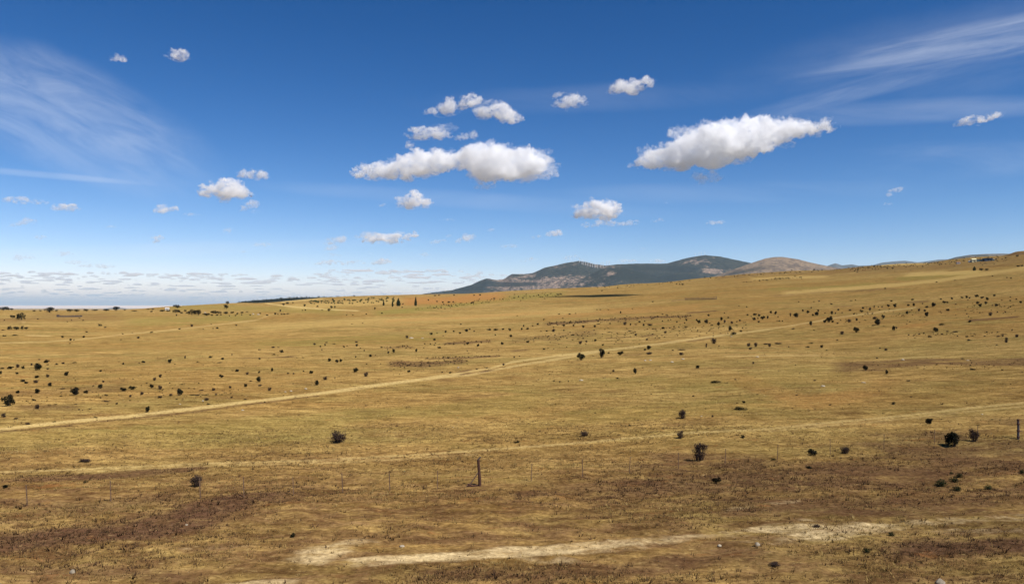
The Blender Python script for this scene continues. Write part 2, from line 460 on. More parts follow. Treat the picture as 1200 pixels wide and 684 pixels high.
# ------------------------------------------------------------------ dry grass tufts (nobody could count them)
def build_grass():
    m, nt, out = new_mat('dry grass blades'); g = G(nt)
    t = g.attr('tone')
    c = g.mix(g.ramp(t, 0, .5), (.085, .048, .026), (.31, .205, .070))
    c = g.mix(g.ramp(t, .5, 1), c, (.46, .33, .13))
    d = g.n('ShaderNodeBsdfDiffuse'); tr = g.n('ShaderNodeBsdfTranslucent'); mx = g.n('ShaderNodeMixShader')
    mx.inputs[0].default_value = .3
    g.put(d.inputs[0], c); g.put(tr.inputs[0], c)
    nt.links.new(d.outputs[0], mx.inputs[1]); nt.links.new(tr.outputs[0], mx.inputs[2]); nt.links.new(mx.outputs[0], out.inputs['Surface'])
    n = 110000
    r = np.exp(RNG.uniform(math.log(21), math.log(150), n))
    r = np.where(RNG.random(n) < .45, RNG.uniform(22, 60, n), r)
    th = RNG.uniform(-.66, .66, n)
    x, y = r * np.sin(th), r * np.cos(th)
    dens = fbm(x / 7, y / 4, octv=3, seed=51) + .25 * RNG.standard_normal(n)
    keep = dens > -.12
    x, y, r, th = x[keep], y[keep], r[keep], th[keep]
    z = land(r, th); u, v = to_px(x, y, z)
    j = fbm(x / 9, y / 5, octv=4, seed=31) * 1.6
    off = np.maximum(mark(u, v, TRACKS, j, .35), mark(u, v, PALE, j, .9) * .5)
    k2 = RNG.random(len(x)) > off * .95
    x, y, z, r, u, v = [a[k2] for a in (x, y, z, r, u, v)]
    hm = mark(u, v, HEATH, fbm(x / 9, y / 5, octv=4, seed=31) * 1.6, 1.0)
    n = len(x); B = 6
    weed = (RNG.random(n) < .04 + .20 * hm + .08 * (1 - sstep(30, 48, r)))
    hgt = (RNG.uniform(.035, .095, n) + .06 * (RNG.random(n) < .08)) * (1 + .2 * sstep(50, 120, r))
    tone = np.clip(.50 + .45 * fbm(x / 3, y / 2, octv=2, seed=57) + .20 * RNG.standard_normal(n) - .75 * hm - .22 * (1 - sstep(34, 62, r)), 0, 1)
    hgt = np.where(weed, hgt * RNG.uniform(1.0, 1.6, n), hgt); tone = np.where(weed, tone * .25, tone)
    X = np.repeat(x, B); Y = np.repeat(y, B); Z = np.repeat(z, B); H = np.repeat(hgt, B); T = np.repeat(tone, B)
    m_ = n * B
    a = RNG.uniform(0, 2 * math.pi, m_); lean = RNG.uniform(.3, 1.2, m_) * H; w = H * RNG.uniform(.10, .22, m_)
    px, py = X + .5 * H * np.cos(a), Y + .5 * H * np.sin(a)
    tx, ty = px + lean * np.cos(a), py + lean * np.sin(a)
    b0 = np.stack([px - w * np.sin(a), py + w * np.cos(a), Z - .03], -1)
    b1 = np.stack([px + w * np.sin(a), py - w * np.cos(a), Z - .03], -1)
    tp = np.stack([tx, ty, Z + H * RNG.uniform(.6, 1.1, m_)], -1)
    verts = np.stack([b0, b1, tp], 1).reshape(-1, 3)
    me = np_mesh('dry_grass', verts, np.arange(m_ * 3), np.full(m_, 3))
    float_attr(me, 'tone', np.repeat(np.clip(T + .1 * RNG.standard_normal(m_), 0, 1), 3))
    o = link('dry_grass', me, m)
    tag(o, 'dry straw and brown grass tufts covering the near meadow', 'grass', kind='stuff')
build_grass()

# ------------------------------------------------------------------ plant prototypes (unit sized: 1 wide, 1 high, base at z = 0)
M_LEAF = foliage_mat('dark evergreen leaves', (.012, .012, .008), (.034, .033, .016))
M_TWIG = simple_mat('bare brown twigs', (.034, .022, .018), (.075, .048, .036), 5.0)
M_TWIGLEAF = foliage_mat('withered leaves', (.034, .022, .019), (.070, .045, .033), .2)
M_BARK = simple_mat('grey brown bark', (.05, .038, .028), (.10, .078, .058), 8.0, bump=.4)
M_CYP = foliage_mat('conifer leaves', (.018, .030, .018), (.040, .060, .030))
M_OLIVE = foliage_mat('orchard leaves', (.035, .055, .018), (.075, .10, .035))
M_CUSH = foliage_mat('green cushion leaves', (.013, .019, .009), (.034, .042, .018), .15)

def leaf_cloud(rng, lobes, n, size, flat=.0):
    """small bent leaf faces spread through the volume of several lobes (cx,cy,cz,rx,ry,rz)"""
    vol = np.array([l[3] * l[4] * l[5] for l in lobes]); vol = vol ** .7 / (vol ** .7).sum()
    which = rng.choice(len(lobes), n, p=vol)
    L = np.array(lobes)[which]
    d = rng.standard_normal((n, 3)); d /= np.linalg.norm(d, axis=1, keepdims=True)
    rad = rng.random(n) ** .45
    c = L[:, :3] + d * L[:, 3:] * rad[:, None]
    c[:, 2] = np.maximum(c[:, 2], .02)
    nrm = d * .7 + rng.standard_normal((n, 3)) * .7; nrm[:, 2] += .3; nrm /= np.linalg.norm(nrm, axis=1, keepdims=True)
    a = np.cross(nrm, rng.standard_normal((n, 3))); a /= np.linalg.norm(a, axis=1, keepdims=True)
    b = np.cross(nrm, a)
    s = size * rng.uniform(.6, 1.4, n)[:, None]
    v = np.stack([c - a * s, c - b * s * .6 + nrm * s * .15, c + a * s, c + b * s * .6 + nrm * s * .15], 1).reshape(-1, 3)
    v[:, 2] = np.maximum(v[:, 2], 0.0)
    return v, n

def leaf_mesh(name, rng, lobes, n, size):
    v, n = leaf_cloud(rng, lobes, n, size)
    return np_mesh(name, v, np.arange(n * 4), np.full(n, 4))

def stems_mesh(name, rng, n, spread, h0, h1, r=.02, fork=1):
    mb = MB()
    for i in range(n):
        a = rng.uniform(0, 2 * math.pi); s = rng.uniform(.05, spread); h = rng.uniform(h0, h1)
        q_ = s * rng.uniform(.3, .7); p0 = Vector((q_ * math.cos(a), q_ * math.sin(a), -.02)); p2 = Vector((s * math.cos(a), s * math.sin(a), h * (1 - .9 * s * s)))
        p1 = p0.lerp(p2, .5) + Vector((rng.uniform(-.06, .06), rng.uniform(-.06, .06), .06))
        mb.tube(p0, p1, r, r * .7, 4, False); mb.tube(p1, p2, r * .7, r * .25, 4, False)
        for k in range(fork):
            q = p1.lerp(p2, rng.uniform(.1, .7))
            e = q + Vector((rng.uniform(-.2, .2), rng.uniform(-.2, .2), rng.uniform(.05, .25)))
            mb.tube(q, e, r * .5, r * .15, 3, False)
    return mb.mesh(name)

def lobes_bush(rng, k=6):
    L = [(0, 0, .42, .30, .30, .36)]
    for i in range(k):
        a = rng.uniform(0, 2 * math.pi); s = rng.uniform(.14, .30); z = rng.uniform(.22, .78)
        r = rng.uniform(.12, .22)
        L.append((s * math.cos(a), s * math.sin(a), z, r, r, r * rng.uniform(.8, 1.2)))
    return L

def join(name, parts):
    """parts: (mesh, material) -> one mesh with several material slots"""
    V = []; FL = []; TT = []; MI = []; off = 0
    me = None; mats = []
    for k, (p, mt) in enumerate(parts):
        n = len(p.vertices); co = np.empty(n * 3, np.float32); p.vertices.foreach_get('co', co)
        lv = np.empty(len(p.loops), np.int32); p.loops.foreach_get('vertex_index', lv)
        tt = np.empty(len(p.polygons), np.int32); p.polygons.foreach_get('loop_total', tt)
        V.append(co.reshape(-1, 3)); FL.append(lv + off); TT.append(tt); MI.append(np.full(len(tt), k, np.int32)); off += n; mats.append(mt)
    me = np_mesh(name, np.vstack(V), np.concatenate(FL), np.concatenate(TT))
    for mt in mats: me.materials.append(mt)
    me.polygons.foreach_set('material_index', np.concatenate(MI))
    return me

PROTO = {'d': [], 't': [], 'm': []}
for i in range(6):
    rg = np.random.default_rng(100 + i)
    fo = leaf_mesh('bush_foliage', rg, lobes_bush(rg), 760, .052); fo.materials.append(M_LEAF)
    st = stems_mesh('bush_stems', rg, 9, .34, .35, .85, .016, 2); st.materials.append(M_BARK)
    PROTO['d'].append((fo, st, join('bush', [(fo, M_LEAF), (st, M_BARK)])))
    fo = leaf_mesh('withered_foliage', rg, lobes_bush(rg, 9), 560, .040); fo.materials.append(M_TWIGLEAF)
    st = stems_mesh('twigs', rg, 42, .44, .45, .98, .011, 4); st.materials.append(M_TWIG)
    PROTO['t'].append((fo, st, join('twiggy_bush', [(fo, M_TWIGLEAF), (st, M_TWIG)])))
    L = [(rg.uniform(-.32, .32), rg.uniform(-.25, .25), rg.uniform(.2, .5), rg.uniform(.14, .26), rg.uniform(.14, .24), rg.uniform(.25, .45)) for k in range(7)]
    fo = leaf_mesh('mat_foliage', rg, L, 420, .050); fo.materials.append(M_LEAF)
    st = stems_mesh('mat_stems', rg, 8, .4, .2, .6, .014, 1); st.materials.append(M_BARK)
    PROTO['m'].append((fo, st, join('low_shrub', [(fo, M_LEAF), (st, M_BARK)])))

NAMES = {'d': ('bush', 'dense dark bush', 'bush'), 't': ('twiggy_bush', 'twiggy brown bush', 'bush'), 'm': ('low_shrub', 'low dark spreading shrub', 'shrub')}

# ------------------------------------------------------------------ where the bushes stand: read off enlarged views of the photograph
# view origin -> "x y w h[kind]" in eighths of a photo pixel, y at the foot of the bush
VIEWS = {
 (0, 345): "935 295 40 26m;985 312 25 14t;812 355 28 14;585 405 28 24;660 432 28 26;693 428 18 12;785 405 30 24;655 462 14 12t;1135 426 16 10;1150 372 20 10t;40 245 16 12t;355 232 20 10t;780 246 16 12;670 246 14 10t;745 222 20 10m;630 258 10 8t;370 613 25 12t;435 640 55 36;447 660 30 14m;530 657 42 22m;592 650 34 22t;700 640 50 14m;1155 657 20 26;40 392 40 20m;140 385 65 16m;30 335 50 12m",
 (150, 345): "220 358 40 18m;97 412 32 22t;483 328 26 16;598 302 24 30t;838 320 32 20;798 322 14 12;1015 294 24 16;705 326 14 10t;780 280 12 10;40 360 16 8m;148 640 36 26;392 642 40 48;535 600 16 36t;773 594 34 24;885 610 34 26;975 572 12 22t;655 634 30 14m;105 642 18 10;440 655 14 10;808 640 14 8m;860 640 50 10t;455 200 18 18;1008 202 18 14;950 203 12 12;1145 198 18 16",
 (300, 345): "40 182 20 16;105 198 24 14;180 188 30 22;205 190 16 14;228 160 20 22t;240 190 20 14;265 190 26 16;300 184 34 14m;463 150 20 16;435 152 10 8;620 150 14 10;1180 180 18 14;1033 188 18 14;908 196 12 10;850 196 12 10;160 500 44 18t;210 498 20 10t;30 520 34 14m;240 545 36 34;165 566 36 18m;35 608 30 20;205 574 12 10;548 472 34 20t;603 494 20 22;648 480 20 24t;660 452 26 10t;735 464 40 10m;618 524 12 16t;825 496 24 20;853 484 14 12;942 450 32 16t;946 486 30 30;1015 530 18 16t;978 508 14 14t;1177 500 28 16;690 626 40 38;762 638 38 38;793 630 32 34;935 590 20 20t;1072 584 38 30;1120 572 12 10;1037 654 14 14;1167 652 12 10;440 594 18 10t;385 594 24 8m;300 584 24 8m;900 280 14 10t;1000 272 14 8t",
 (450, 345): "442 378 34 28;577 358 22 28;655 352 26 20;712 368 30 22;775 348 40 30;805 330 24 14;845 348 24 14t;472 430 30 24;215 408 36 28t;497 364 14 10;555 390 14 8;985 335 60 24m;1050 336 70 26m;1115 332 26 20;1180 342 28 32;1190 400 30 30;1043 384 18 18;40 552 22 28;92 545 38 42;303 538 26 36;518 505 34 22;783 470 28 28;880 488 36 30;1108 470 34 32;207 504 16 12;372 502 14 8;1120 664 28 26t;720 282 24 10t;780 532 16 12t;1010 526 12 10;1075 522 14 10",
 (600, 345): "110 300 20 22;90 332 26 24;145 328 32 22;242 286 24 24;297 240 18 16;325 348 24 18;390 350 40 34t;485 298 28 26;577 298 24 22;668 312 28 30;778 306 30 26;485 342 20 16;575 384 22 18;540 268 20 18;515 276 20 14;372 274 24 14;810 278 40 14m;920 278 18 18;1057 286 40 34t;1110 290 22 26;1195 262 24 20;1160 284 30 10t;1018 178 20 28;1128 138 16 12;797 146 14 12;903 146 20 10;827 146 10 8;540 188 22 14;597 180 22 10m;440 188 20 12;475 226 18 10;48 202 12 10;195 296 20 10t;390 312 14 14;8 392 30 28;148 452 36 26;300 516 30 18;640 464 40 32t;698 448 24 22t;780 438 28 26;907 552 24 18;570 426 30 10m;620 418 20 10m;667 416 22 14t;455 404 20 12t;515 412 18 10t;648 615 75 78;843 595 70 110;850 478 24 20;1013 568 60 44;760 578 20 10m;1160 385 30 24t;1105 346 50 14m;905 356 40 10m;70 582 18 14t;20 592 22 18t;850 372 14 10t;680 356 14 10t;770 338 24 10t;430 432 16 12t",
 (750, 345): "120 72 18 14;1000 120 16 14;928 112 12 8;35 294 28 26;92 292 60 24t;123 326 32 14m;215 322 38 24;237 364 28 28t;210 254 18 14;345 264 20 20;435 248 18 26;418 272 18 16;265 246 16 12;288 240 14 10;278 316 20 12;318 306 22 14;310 326 30 8m;368 346 26 12m;432 308 36 18m;45 254 16 12;530 246 24 22;552 270 38 40;620 270 42 44;643 204 20 24;627 220 20 26;655 272 16 14;675 292 36 16m;737 290 40 38;762 245 28 44;793 264 24 32t;827 222 16 18;780 302 26 12m;862 274 30 28t;905 292 26 12m;936 250 26 20t;908 258 16 14t;982 264 36 12m;993 286 20 12m;1007 198 22 20;1075 194 40 22;1115 206 28 30;1150 232 44 36;1070 242 32 34;1112 262 24 20;1042 208 16 10;1195 228 20 36;1105 230 16 16t;842 342 44 58;880 376 62 36m;948 350 26 22;690 460 60 64t;622 494 22 40t;80 512 50 44;48 524 28 24;65 428 28 20t;385 568 50 34t;85 560 70 24t;390 520 90 12t;308 526 26 14t;1018 486 36 40t;1085 490 38 52t;1035 515 40 28t;740 488 16 14t;1180 466 60 12t;790 178 14 12t",
 (900, 345): "28 178 24 32;70 186 34 36;8 228 30 40;210 204 20 40t;265 214 64 50;328 160 24 24;372 176 34 34;458 198 46 46;422 200 22 24;470 162 24 28;600 186 28 40;660 150 22 22;770 152 38 20m;596 96 24 16;533 178 18 12;632 182 14 20t;805 188 22 18;890 134 28 22;877 166 32 26;955 150 26 34t;995 128 10 30t;1130 116 28 28;1190 122 32 46;1158 66 26 16;780 60 30 12m;820 56 12 8;478 68 22 14t;430 70 16 8m;288 72 16 10t;405 130 16 16t;1047 146 24 12m;1035 120 16 12t;1070 120 20 14t;978 184 18 12;107 254 26 18;135 254 18 16;95 212 18 12;85 250 12 10;403 288 34 50;530 266 40 36;572 262 56 66;606 262 26 26;760 260 40 36t;832 246 26 26;652 274 24 16t;1030 286 64 70;1000 232 40 32t;1080 226 28 44;828 356 52 60;695 374 44 36t;1180 338 34 56;985 294 30 14m;237 324 40 14t;430 336 22 12m;858 264 16 10;405 460 44 18m;372 496 46 18m;503 500 36 36;550 526 30 14m;1105 526 36 26t;1050 506 20 14;15 490 34 40t;100 464 80 16t;1022 598 24 14t;195 494 20 14t;650 430 22 12t;695 176 14 14t",
 (1050, 345): "152 54 30 18;115 108 26 22;168 110 30 34;350 114 40 48;290 124 32 22;287 206 46 52;270 160 24 26;105 184 30 38;215 156 28 28t;148 150 18 10t;420 48 26 16;452 80 36 24;482 80 24 18;525 46 28 24;486 154 36 26;620 36 26 20;662 34 30 30;690 38 24 18t;755 24 40 30;805 38 34 24;857 54 36 34;843 88 30 28;790 116 36 38;765 90 28 32;940 110 38 30;920 16 36 20;968 98 16 14;1070 62 20 16;1073 118 18 14;993 56 20 12m;1170 80 30 24;1128 48 18 14t;1072 28 16 12t;886 200 40 44t;560 96 20 12t;250 90 14 14t;690 262 40 26;430 286 66 22m;375 352 48 56;312 402 38 28m;262 364 20 14;685 432 50 20m;662 400 26 18;715 390 40 12m;1035 450 36 54t;1133 400 34 36t;853 356 24 14;830 394 26 12t;575 392 20 12t;433 376 24 14t;945 476 24 12t;5 320 14 24t;1088 340 14 20t;1025 170 18 14t;950 170 18 12t;785 172 30 10m;480 350 30 12t;560 352 60 14t;120 382 24 12t;170 380 24 10t;215 376 24 12t;1000 380 30 16t;960 396 40 14t",
 (0, 415): "20 138 50 22m;5 186 30 40;95 138 56 34;165 126 38 44t;215 136 30 34;158 186 30 26;352 150 90 80;295 105 24 30t;447 215 34 34t;340 222 46 32;335 268 52 36t;212 258 52 30;245 274 38 26;620 198 54 44;465 298 48 44;352 364 58 54;165 364 40 36;80 485 105 125;350 512 50 56t;705 382 78 90;802 362 44 34;940 320 50 52;968 262 30 24t;944 162 26 22;1160 344 62 40;35 590 50 46t;320 434 50 26m;510 634 36 18m;575 396 30 14;875 298 20 12t;448 142 30 20t;465 474 30 12m;520 470 36 14m;740 522 24 18t;1095 468 30 20t;260 658 60 24t;895 592 50 14m;1000 445 60 14t;710 470 40 12t;985 386 60 16m;590 325 60 14t;150 605 50 18t",
 (150, 415): "40 330 62 42;225 314 40 44;248 246 34 36t;303 216 36 34t;302 330 44 44t;130 378 40 36t;22 400 30 30t;485 384 72 78;180 542 56 66;400 390 40 30t;877 220 40 38;1025 164 40 32;1118 190 28 30t;958 318 28 30t;1103 306 34 40;800 340 40 30t;735 432 56 34t;755 470 60 16m;600 384 50 16m;650 386 50 14t;720 384 60 16m;825 382 24 24t;875 380 30 14m;905 362 26 14m;690 338 60 12t;510 284 50 14m;455 420 40 12m;955 342 24 12m;300 408 50 24t;1100 424 36 14t;970 408 30 20t;1150 255 30 14t",
 (300, 415): "28 260 58 66;28 176 28 26;150 158 32 38;125 342 42 40t;518 182 40 38;568 288 52 58;648 240 40 40t;930 168 58 52;1030 208 50 46t;38 298 40 22t;298 184 26 18t;352 186 22 18t;445 162 20 16;257 388 20 14m;80 450 24 18m;350 276 20 10t;740 224 18 12t",
 (450, 415): "230 168 34 26;620 178 28 20;545 172 24 14t;870 140 30 14t;965 130 30 14t",
 (600, 415): "1157 184 40 70;395 252 30 16m;448 262 18 18t;350 192 20 12;950 164 28 24t;922 182 14 10t;988 230 28 20;530 258 14 14t;780 552 24 14t;1103 670 32 20;1180 618 24 12t;250 240 18 12t",
 (750, 415): "542 130 46 36;710 268 105 34m;972 456 40 28;930 518 120 40m;398 600 88 100t;680 588 26 28t;500 396 28 18t;1062 90 24 26t;105 374 18 10t;895 240 24 14t;1100 380 24 12t",
 (900, 415): "915 150 50 60;1112 184 36 48;1175 468 50 36m;438 250 32 18t;1025 38 24 14t;1080 556 30 14m;580 476 30 14t;270 384 30 12t",
 (1050, 415): "715 146 56 26m;305 650 86 64;995 148 24 14;625 44 40 14m;900 612 36 14m;765 668 40 16m;115 252 44 16t;140 402 26 12t",
}
# near ones, in photo pixels: u, v foot, w, h, kind, label
NEAR = [
 (396, 518, 23, 15, 't', 'broad dark twiggy bush alone in the meadow left of the brown brace post'),
 (230.5, 569, 18, 15, 't', 'purplish twiggy bush by the thin posts above the dark heath at left'),
 (685, 510.5, 12, 7, 't', 'low flattened brown bush in open grass right of the brace post'),
 (797, 513.6, 9, 10, 't', 'small sparse brown bush just below a larger purplish one'),
 (820.5, 539, 21, 22, 't', 'wide dark twiggy bush beside a thin fence post right of centre'),
 (839, 566, 11, 9, 'd', 'small black green bush below the fence line right of centre'),
 (952.5, 533.5, 11, 10, 'd', 'compact dark bush between two thin fence posts on the right'),
 (990.5, 531.5, 13, 11, 't', 'square brownish bush between thin fence posts, right of a compact dark one'),
 (1116.5, 522.5, 20, 21, 'd', 'largest dark bush on the fence line at right'),
 (1141.5, 517, 13, 16, 't', 'brown twiggy bush right beside the largest dark fence-line bush'),
 (870.5, 513, 6, 5, 'd', 'tiny dark bush in the grass between the faint track and the fence'),
 (906.5, 539, 6, 4, 'm', 'tiny low dark shrub at the foot of a thin fence post'),
 (948, 548.5, 12, 4, 'm', 'flat low shrub just below the compact dark bush'),
 (100, 541, 15, 5, 't', 'flat ragged brown bush above the faint lower track at left'),
 (1103, 569, 14, 8, 'g', 'largest green cushion plant, left end of its cluster on the brown ground'),
 (1117, 564.5, 11.5, 6, 'g', 'green cushion plant in the middle of the cluster'),
 (1123.7, 559, 9, 5.5, 'g', 'green cushion plant farthest back in the cluster'),
 (1121.5, 574.5, 10, 6, 'g', 'green cushion plant nearest the front of the cluster'),
 (1158, 573.5, 10, 6, 'g', 'lone green cushion plant to the right of the cluster'),
 (1198, 554.5, 7, 5, 'g', 'dark cushion plant cut by the right picture edge'),
 (1115, 555, 5, 2.5, 'g', 'very small flat cushion plant behind the cluster'),
 (1045, 627.5, 9, 5, 'g', 'dark cushion plant at the edge of the pale bare soil'),
 (1016, 646.5, 9, 5, 'g', 'dark cushion plant below the pale bare soil'),
 (957, 617, 12, 4, 't', 'flat brown bush above the pale bare soil'),
 (343, 629, 7, 6, 'd', 'small dark bush in the pale grass at lower left'),
 (6, 571, 7, 5, 'd', 'small dark bush at the left picture edge below the faint track'),
 (100, 565, 6, 4, 'm', 'tiny low dark shrub on the dark strip below the faint track at left'),
 (606, 518, 9, 3, 'm', 'pair-like flat dark shrub in open grass right of the brace post'),
 (908, 662, 14, 5, 't', 'flat brown bush in the foreground at lower right'),
]
ents = []
seen = []
for (ou, ov), s in VIEWS.items():
    for e in s.split(';'):
        k = 'd'
        if e[-1] in 'dtm': k = e[-1]; e = e[:-1]
        x, y, w, h = [float(t) for t in e.split()]
        ents.append([ou + x / 8, ov + y / 8, w / 8, h / 8, k])
# drop doubles read in two overlapping views
uniq = []
for e in ents:
    if any(abs(e[0] - q[0]) < 2.5 and abs(e[1] - q[1]) < 2.5 for q in uniq): continue
    uniq.append(e)
ents = uniq

MAIN_U = [-60, 0, 150, 300, 450, 545, 662, 750, 850, 950, 1050, 1200]
MAIN_V = [510, 503, 487, 470, 450, 437, 419, 405, 392, 377, 363, 345]
def area_of(u, v):
    t = float(np.interp(u, MAIN_U, MAIN_V))
    if u < 330 and v < 402: return 'on the far left slope'
    if u < 620 and v < 395: return 'on the far middle slope'
    if v < t:
        if u < 110: return 'at far left above the track'
        if u < 250: return 'above the track, left of its stones'
        if u < 450: return 'above the track near its stones'
        if u < 600: return 'beyond the middle of the track'
        if u < 750: return 'just below the dark heath band'
        return 'beyond the track at right'
    if u < 620: return 'below the track at left'
    if u < 850: return 'below the track in mid picture'
    if u < 1000: return 'right of centre below the track'
    return 'at right above the brown strip' if v < 425 else 'at right below the brown strip'
ORD = ['largest', 'second largest', 'third largest', 'fourth largest', 'fifth largest', 'sixth largest']

def put_bush(u, v, w, h, k, label, group, cat, parts):
    p = ground_at(u, v)
    D = p.y
    W, Hh = max(w, 1.6) * D / F, max(h, 1.3) * D / F
    src = PROTO[k][random.randrange(6)]
    nm = NAMES[k][0]
    if parts:
        o = link(nm, None); a = link('foliage', src[0], None, o); b = link('stems', src[1], None, o)
    else:
        o = link(nm, src[2])
    o.location = p + Vector((0, 0, -.03)); o.scale = (W * 1.2, W * 1.1, Hh * 1.06); o.rotation_euler = (0, 0, random.uniform(0, 6.28))
    tag(o, label, cat, group)
    return o

# about three hundred of each kind at most are things of their own; all listed ones are
buck = {}
for e in ents: buck.setdefault((area_of(e[0], e[1]), e[4]), []).append(e)
for (ar, k), L in buck.items():
    nm, desc, cat = NAMES[k]
    L.sort(key=lambda e: -e[2] * e[3])
    nrank = min(len(ORD), len(L))
    if len(L) - nrank == 1: nrank = len(L) if len(L) <= len(ORD) else nrank - 1
    for i, e in enumerate(L):
        big = e[3] >= 6.5
        if len(L) == 1: lab = 'only %s %s' % (desc, ar)
        elif i < nrank: lab = '%s %s %s' % (ORD[i], desc, ar)
        else: lab = 'small %s %s, outside the six largest' % (desc.replace('dense ', ''), ar)
        if len(L) == 1 and False: pass
        put_bush(*e, lab, '%ss %s' % (desc, ar) if not desc.endswith('sh') else '%ses %s' % (desc, ar), cat, big)

# green cushions
CUSH = []
for i in range(3):
    rg = np.random.default_rng(300 + i)
    L = [(0, 0, .3, .42, .38, .5)] + [(rg.uniform(-.2, .2), rg.uniform(-.18, .18), .36, .27, .26, .42) for k in range(4)]
    me = leaf_mesh('cushion_plant', rg, L, 700, .04); me.materials.append(M_CUSH); CUSH.append(me)
for (u, v, w, h, k, lab) in NEAR:
    if k == 'g':
        p = ground_at(u, v); s = p.y / F
        o = link('cushion_plant', CUSH[random.randrange(3)], loc=p + Vector((0, 0, -.02)))
        o.scale = (w * s * 1.25, w * s * 1.25, h * s * 1.4); o.rotation_euler = (0, 0, random.uniform(0, 6.28))
        tag(o, lab, 'plant', 'green cushion plants at lower right')
    else:
        put_bush(u, v, w, h, k, lab, 'bushes near the fence', NAMES[k][2], h >= 6)

# dark heath scrub too small to count
def scatter_scrub():
    V = []; n_tot = 0
    rg = np.random.default_rng(77)
    spots = [([(456, 426.5), (490, 427.5), (520, 425), (548, 423)], 3.2, 120), ([(498, 420), (540, 418.5), (587, 417)], 1.2, 70), ([(640, 380), (690, 376.5), (750, 372.6), (810, 370)], 2.0, 160),
             ([(487, 363), (540, 356.5), (600, 349.5), (660, 345)], 2.2, 150), ([(600, 399), (650, 394), (700, 391)], 4, 70), ([(700, 392), (780, 388), (880, 384)], 6, 80), ([(450, 408), (520, 403), (575, 400)], 2, 60),
             ([(980, 375), (1080, 368), (1190, 362)], 9, 110), ([(20, 470), (120, 462), (280, 458)], 14, 110), ([(870, 331), (910, 327), (940, 325.5)], .8, 60), ([(640, 405), (760, 395), (860, 386)], 7, 70),
             ([(820, 326.5), (900, 320.5), (960, 317.5), (1040, 312.5), (1100, 308)], 1.0, 130), ([(990, 316), (1060, 312), (1180, 303)], 4, 150), ([(700, 338), (760, 333.5), (810, 329)], 1.0, 40),
             ([(1060, 393), (1120, 391), (1180, 392)], 3, 50), ([(0, 632), (90, 625), (200, 612), (290, 593)], 8, 60), ([(1020, 430), (1190, 428)], 5, 40)]
    for pl, hw, n in spots:
        pu = [p[0] for p in pl]; pv = [p[1] for p in pl]
        for i in range(n):
            u = rg.uniform(pu[0], pu[-1]); v = float(np.interp(u, pu, pv)) + rg.normal(0, hw * .6)
            p = ground_at(u, v); s = p.y / F
            w = min(rg.uniform(1.1, 3.0) * s, 2.6); h = w * rg.uniform(.45, .9)
            L = [(0, 0, .35, .4, .4, .4), (rg.uniform(-.3, .3), .1, .4, .25, .25, .35)]
            v_, m_ = leaf_cloud(rg, L, 26, .16)
            v_ = v_ * np.array([w, w, h]) + np.array([p.x, p.y, p.z - .02])
            V.append(v_); n_tot += m_
    me = np_mesh('heath_scrub', np.vstack(V), np.arange(n_tot * 4), np.full(n_tot, 4))
    o = link('heath_scrub', me, M_SCRUB)
    tag(o, 'tiny dark scrub specks sprinkled over the dry slopes', 'scrub', kind='stuff')
M_SCRUB = foliage_mat('dark heath scrub', (.022, .017, .012), (.055, .040, .024), .15)
scatter_scrub()

# ------------------------------------------------------------------ trees
def oak_meshes(seed, squat=1.0):
    rg = np.random.default_rng(seed)
    L = [(0, 0, .50, .38, .38, .40)]
    for i in range(11):
        a = rg.uniform(0, 6.28); s = rg.uniform(.15, .34); r = rg.uniform(.12, .2)
        L.append((s * math.cos(a), s * math.sin(a), rg.uniform(.22, .80), r, r, r * 1.1))
    cr = leaf_mesh('crown', rg, L, 1100, .036); cr.materials.append(M_LEAF)
    mb = MB(); mb.tube((0, 0, -.03), (.01, 0, .28), .05, .035, 7)
    for i in range(6):
        a = rg.uniform(0, 6.28); mb.tube((.01, 0, .25), (.28 * math.cos(a), .28 * math.sin(a), rg.uniform(.5, .7)), .024, .008, 5, False)
    tr = mb.mesh('trunk'); tr.materials.append(M_BARK)
    return cr, tr
def cypress_meshes(seed, broad):
    rg = np.random.default_rng(seed); L = []
    for i in range(9):
        t = i / 8; r = .46 * (1 - .75 * t ** 1.6) * (.75 if i == 0 else 1)
        L.append((rg.uniform(-.05, .05), rg.uniform(-.05, .05), .08 + .86 * t, r, r, .13))
    cr = leaf_mesh('crown', rg, L, 900, .06); cr.materials.append(M_CYP)
    mb = MB(); mb.tube((0, 0, -.02), (0, 0, .7), .07, .02, 6); tr = mb.mesh('trunk'); tr.materials.append(M_BARK)
    return cr, tr
OAKS = [oak_meshes(400 + i) for i in range(5)]
CYPS = [cypress_meshes(450 + i, False) for i in range(3)]
def put_tree(name, src, u, v, w, h, label, cat='tree', group=None):
    p = ground_at(u, v); s = p.y / F
    o = link(name, None, loc=p + Vector((0, 0, -.05)))
    link('trunk', src[1], None, o); link('crown', src[0], None, o)
    o.scale = (w * s * 1.12, w * s * 1.12, h * s * 1.12); o.rotation_euler = (0, 0, random.uniform(0, 6.28))
    tag(o, label, cat, group); return o
GT = 'dark oaks on the far left slope'
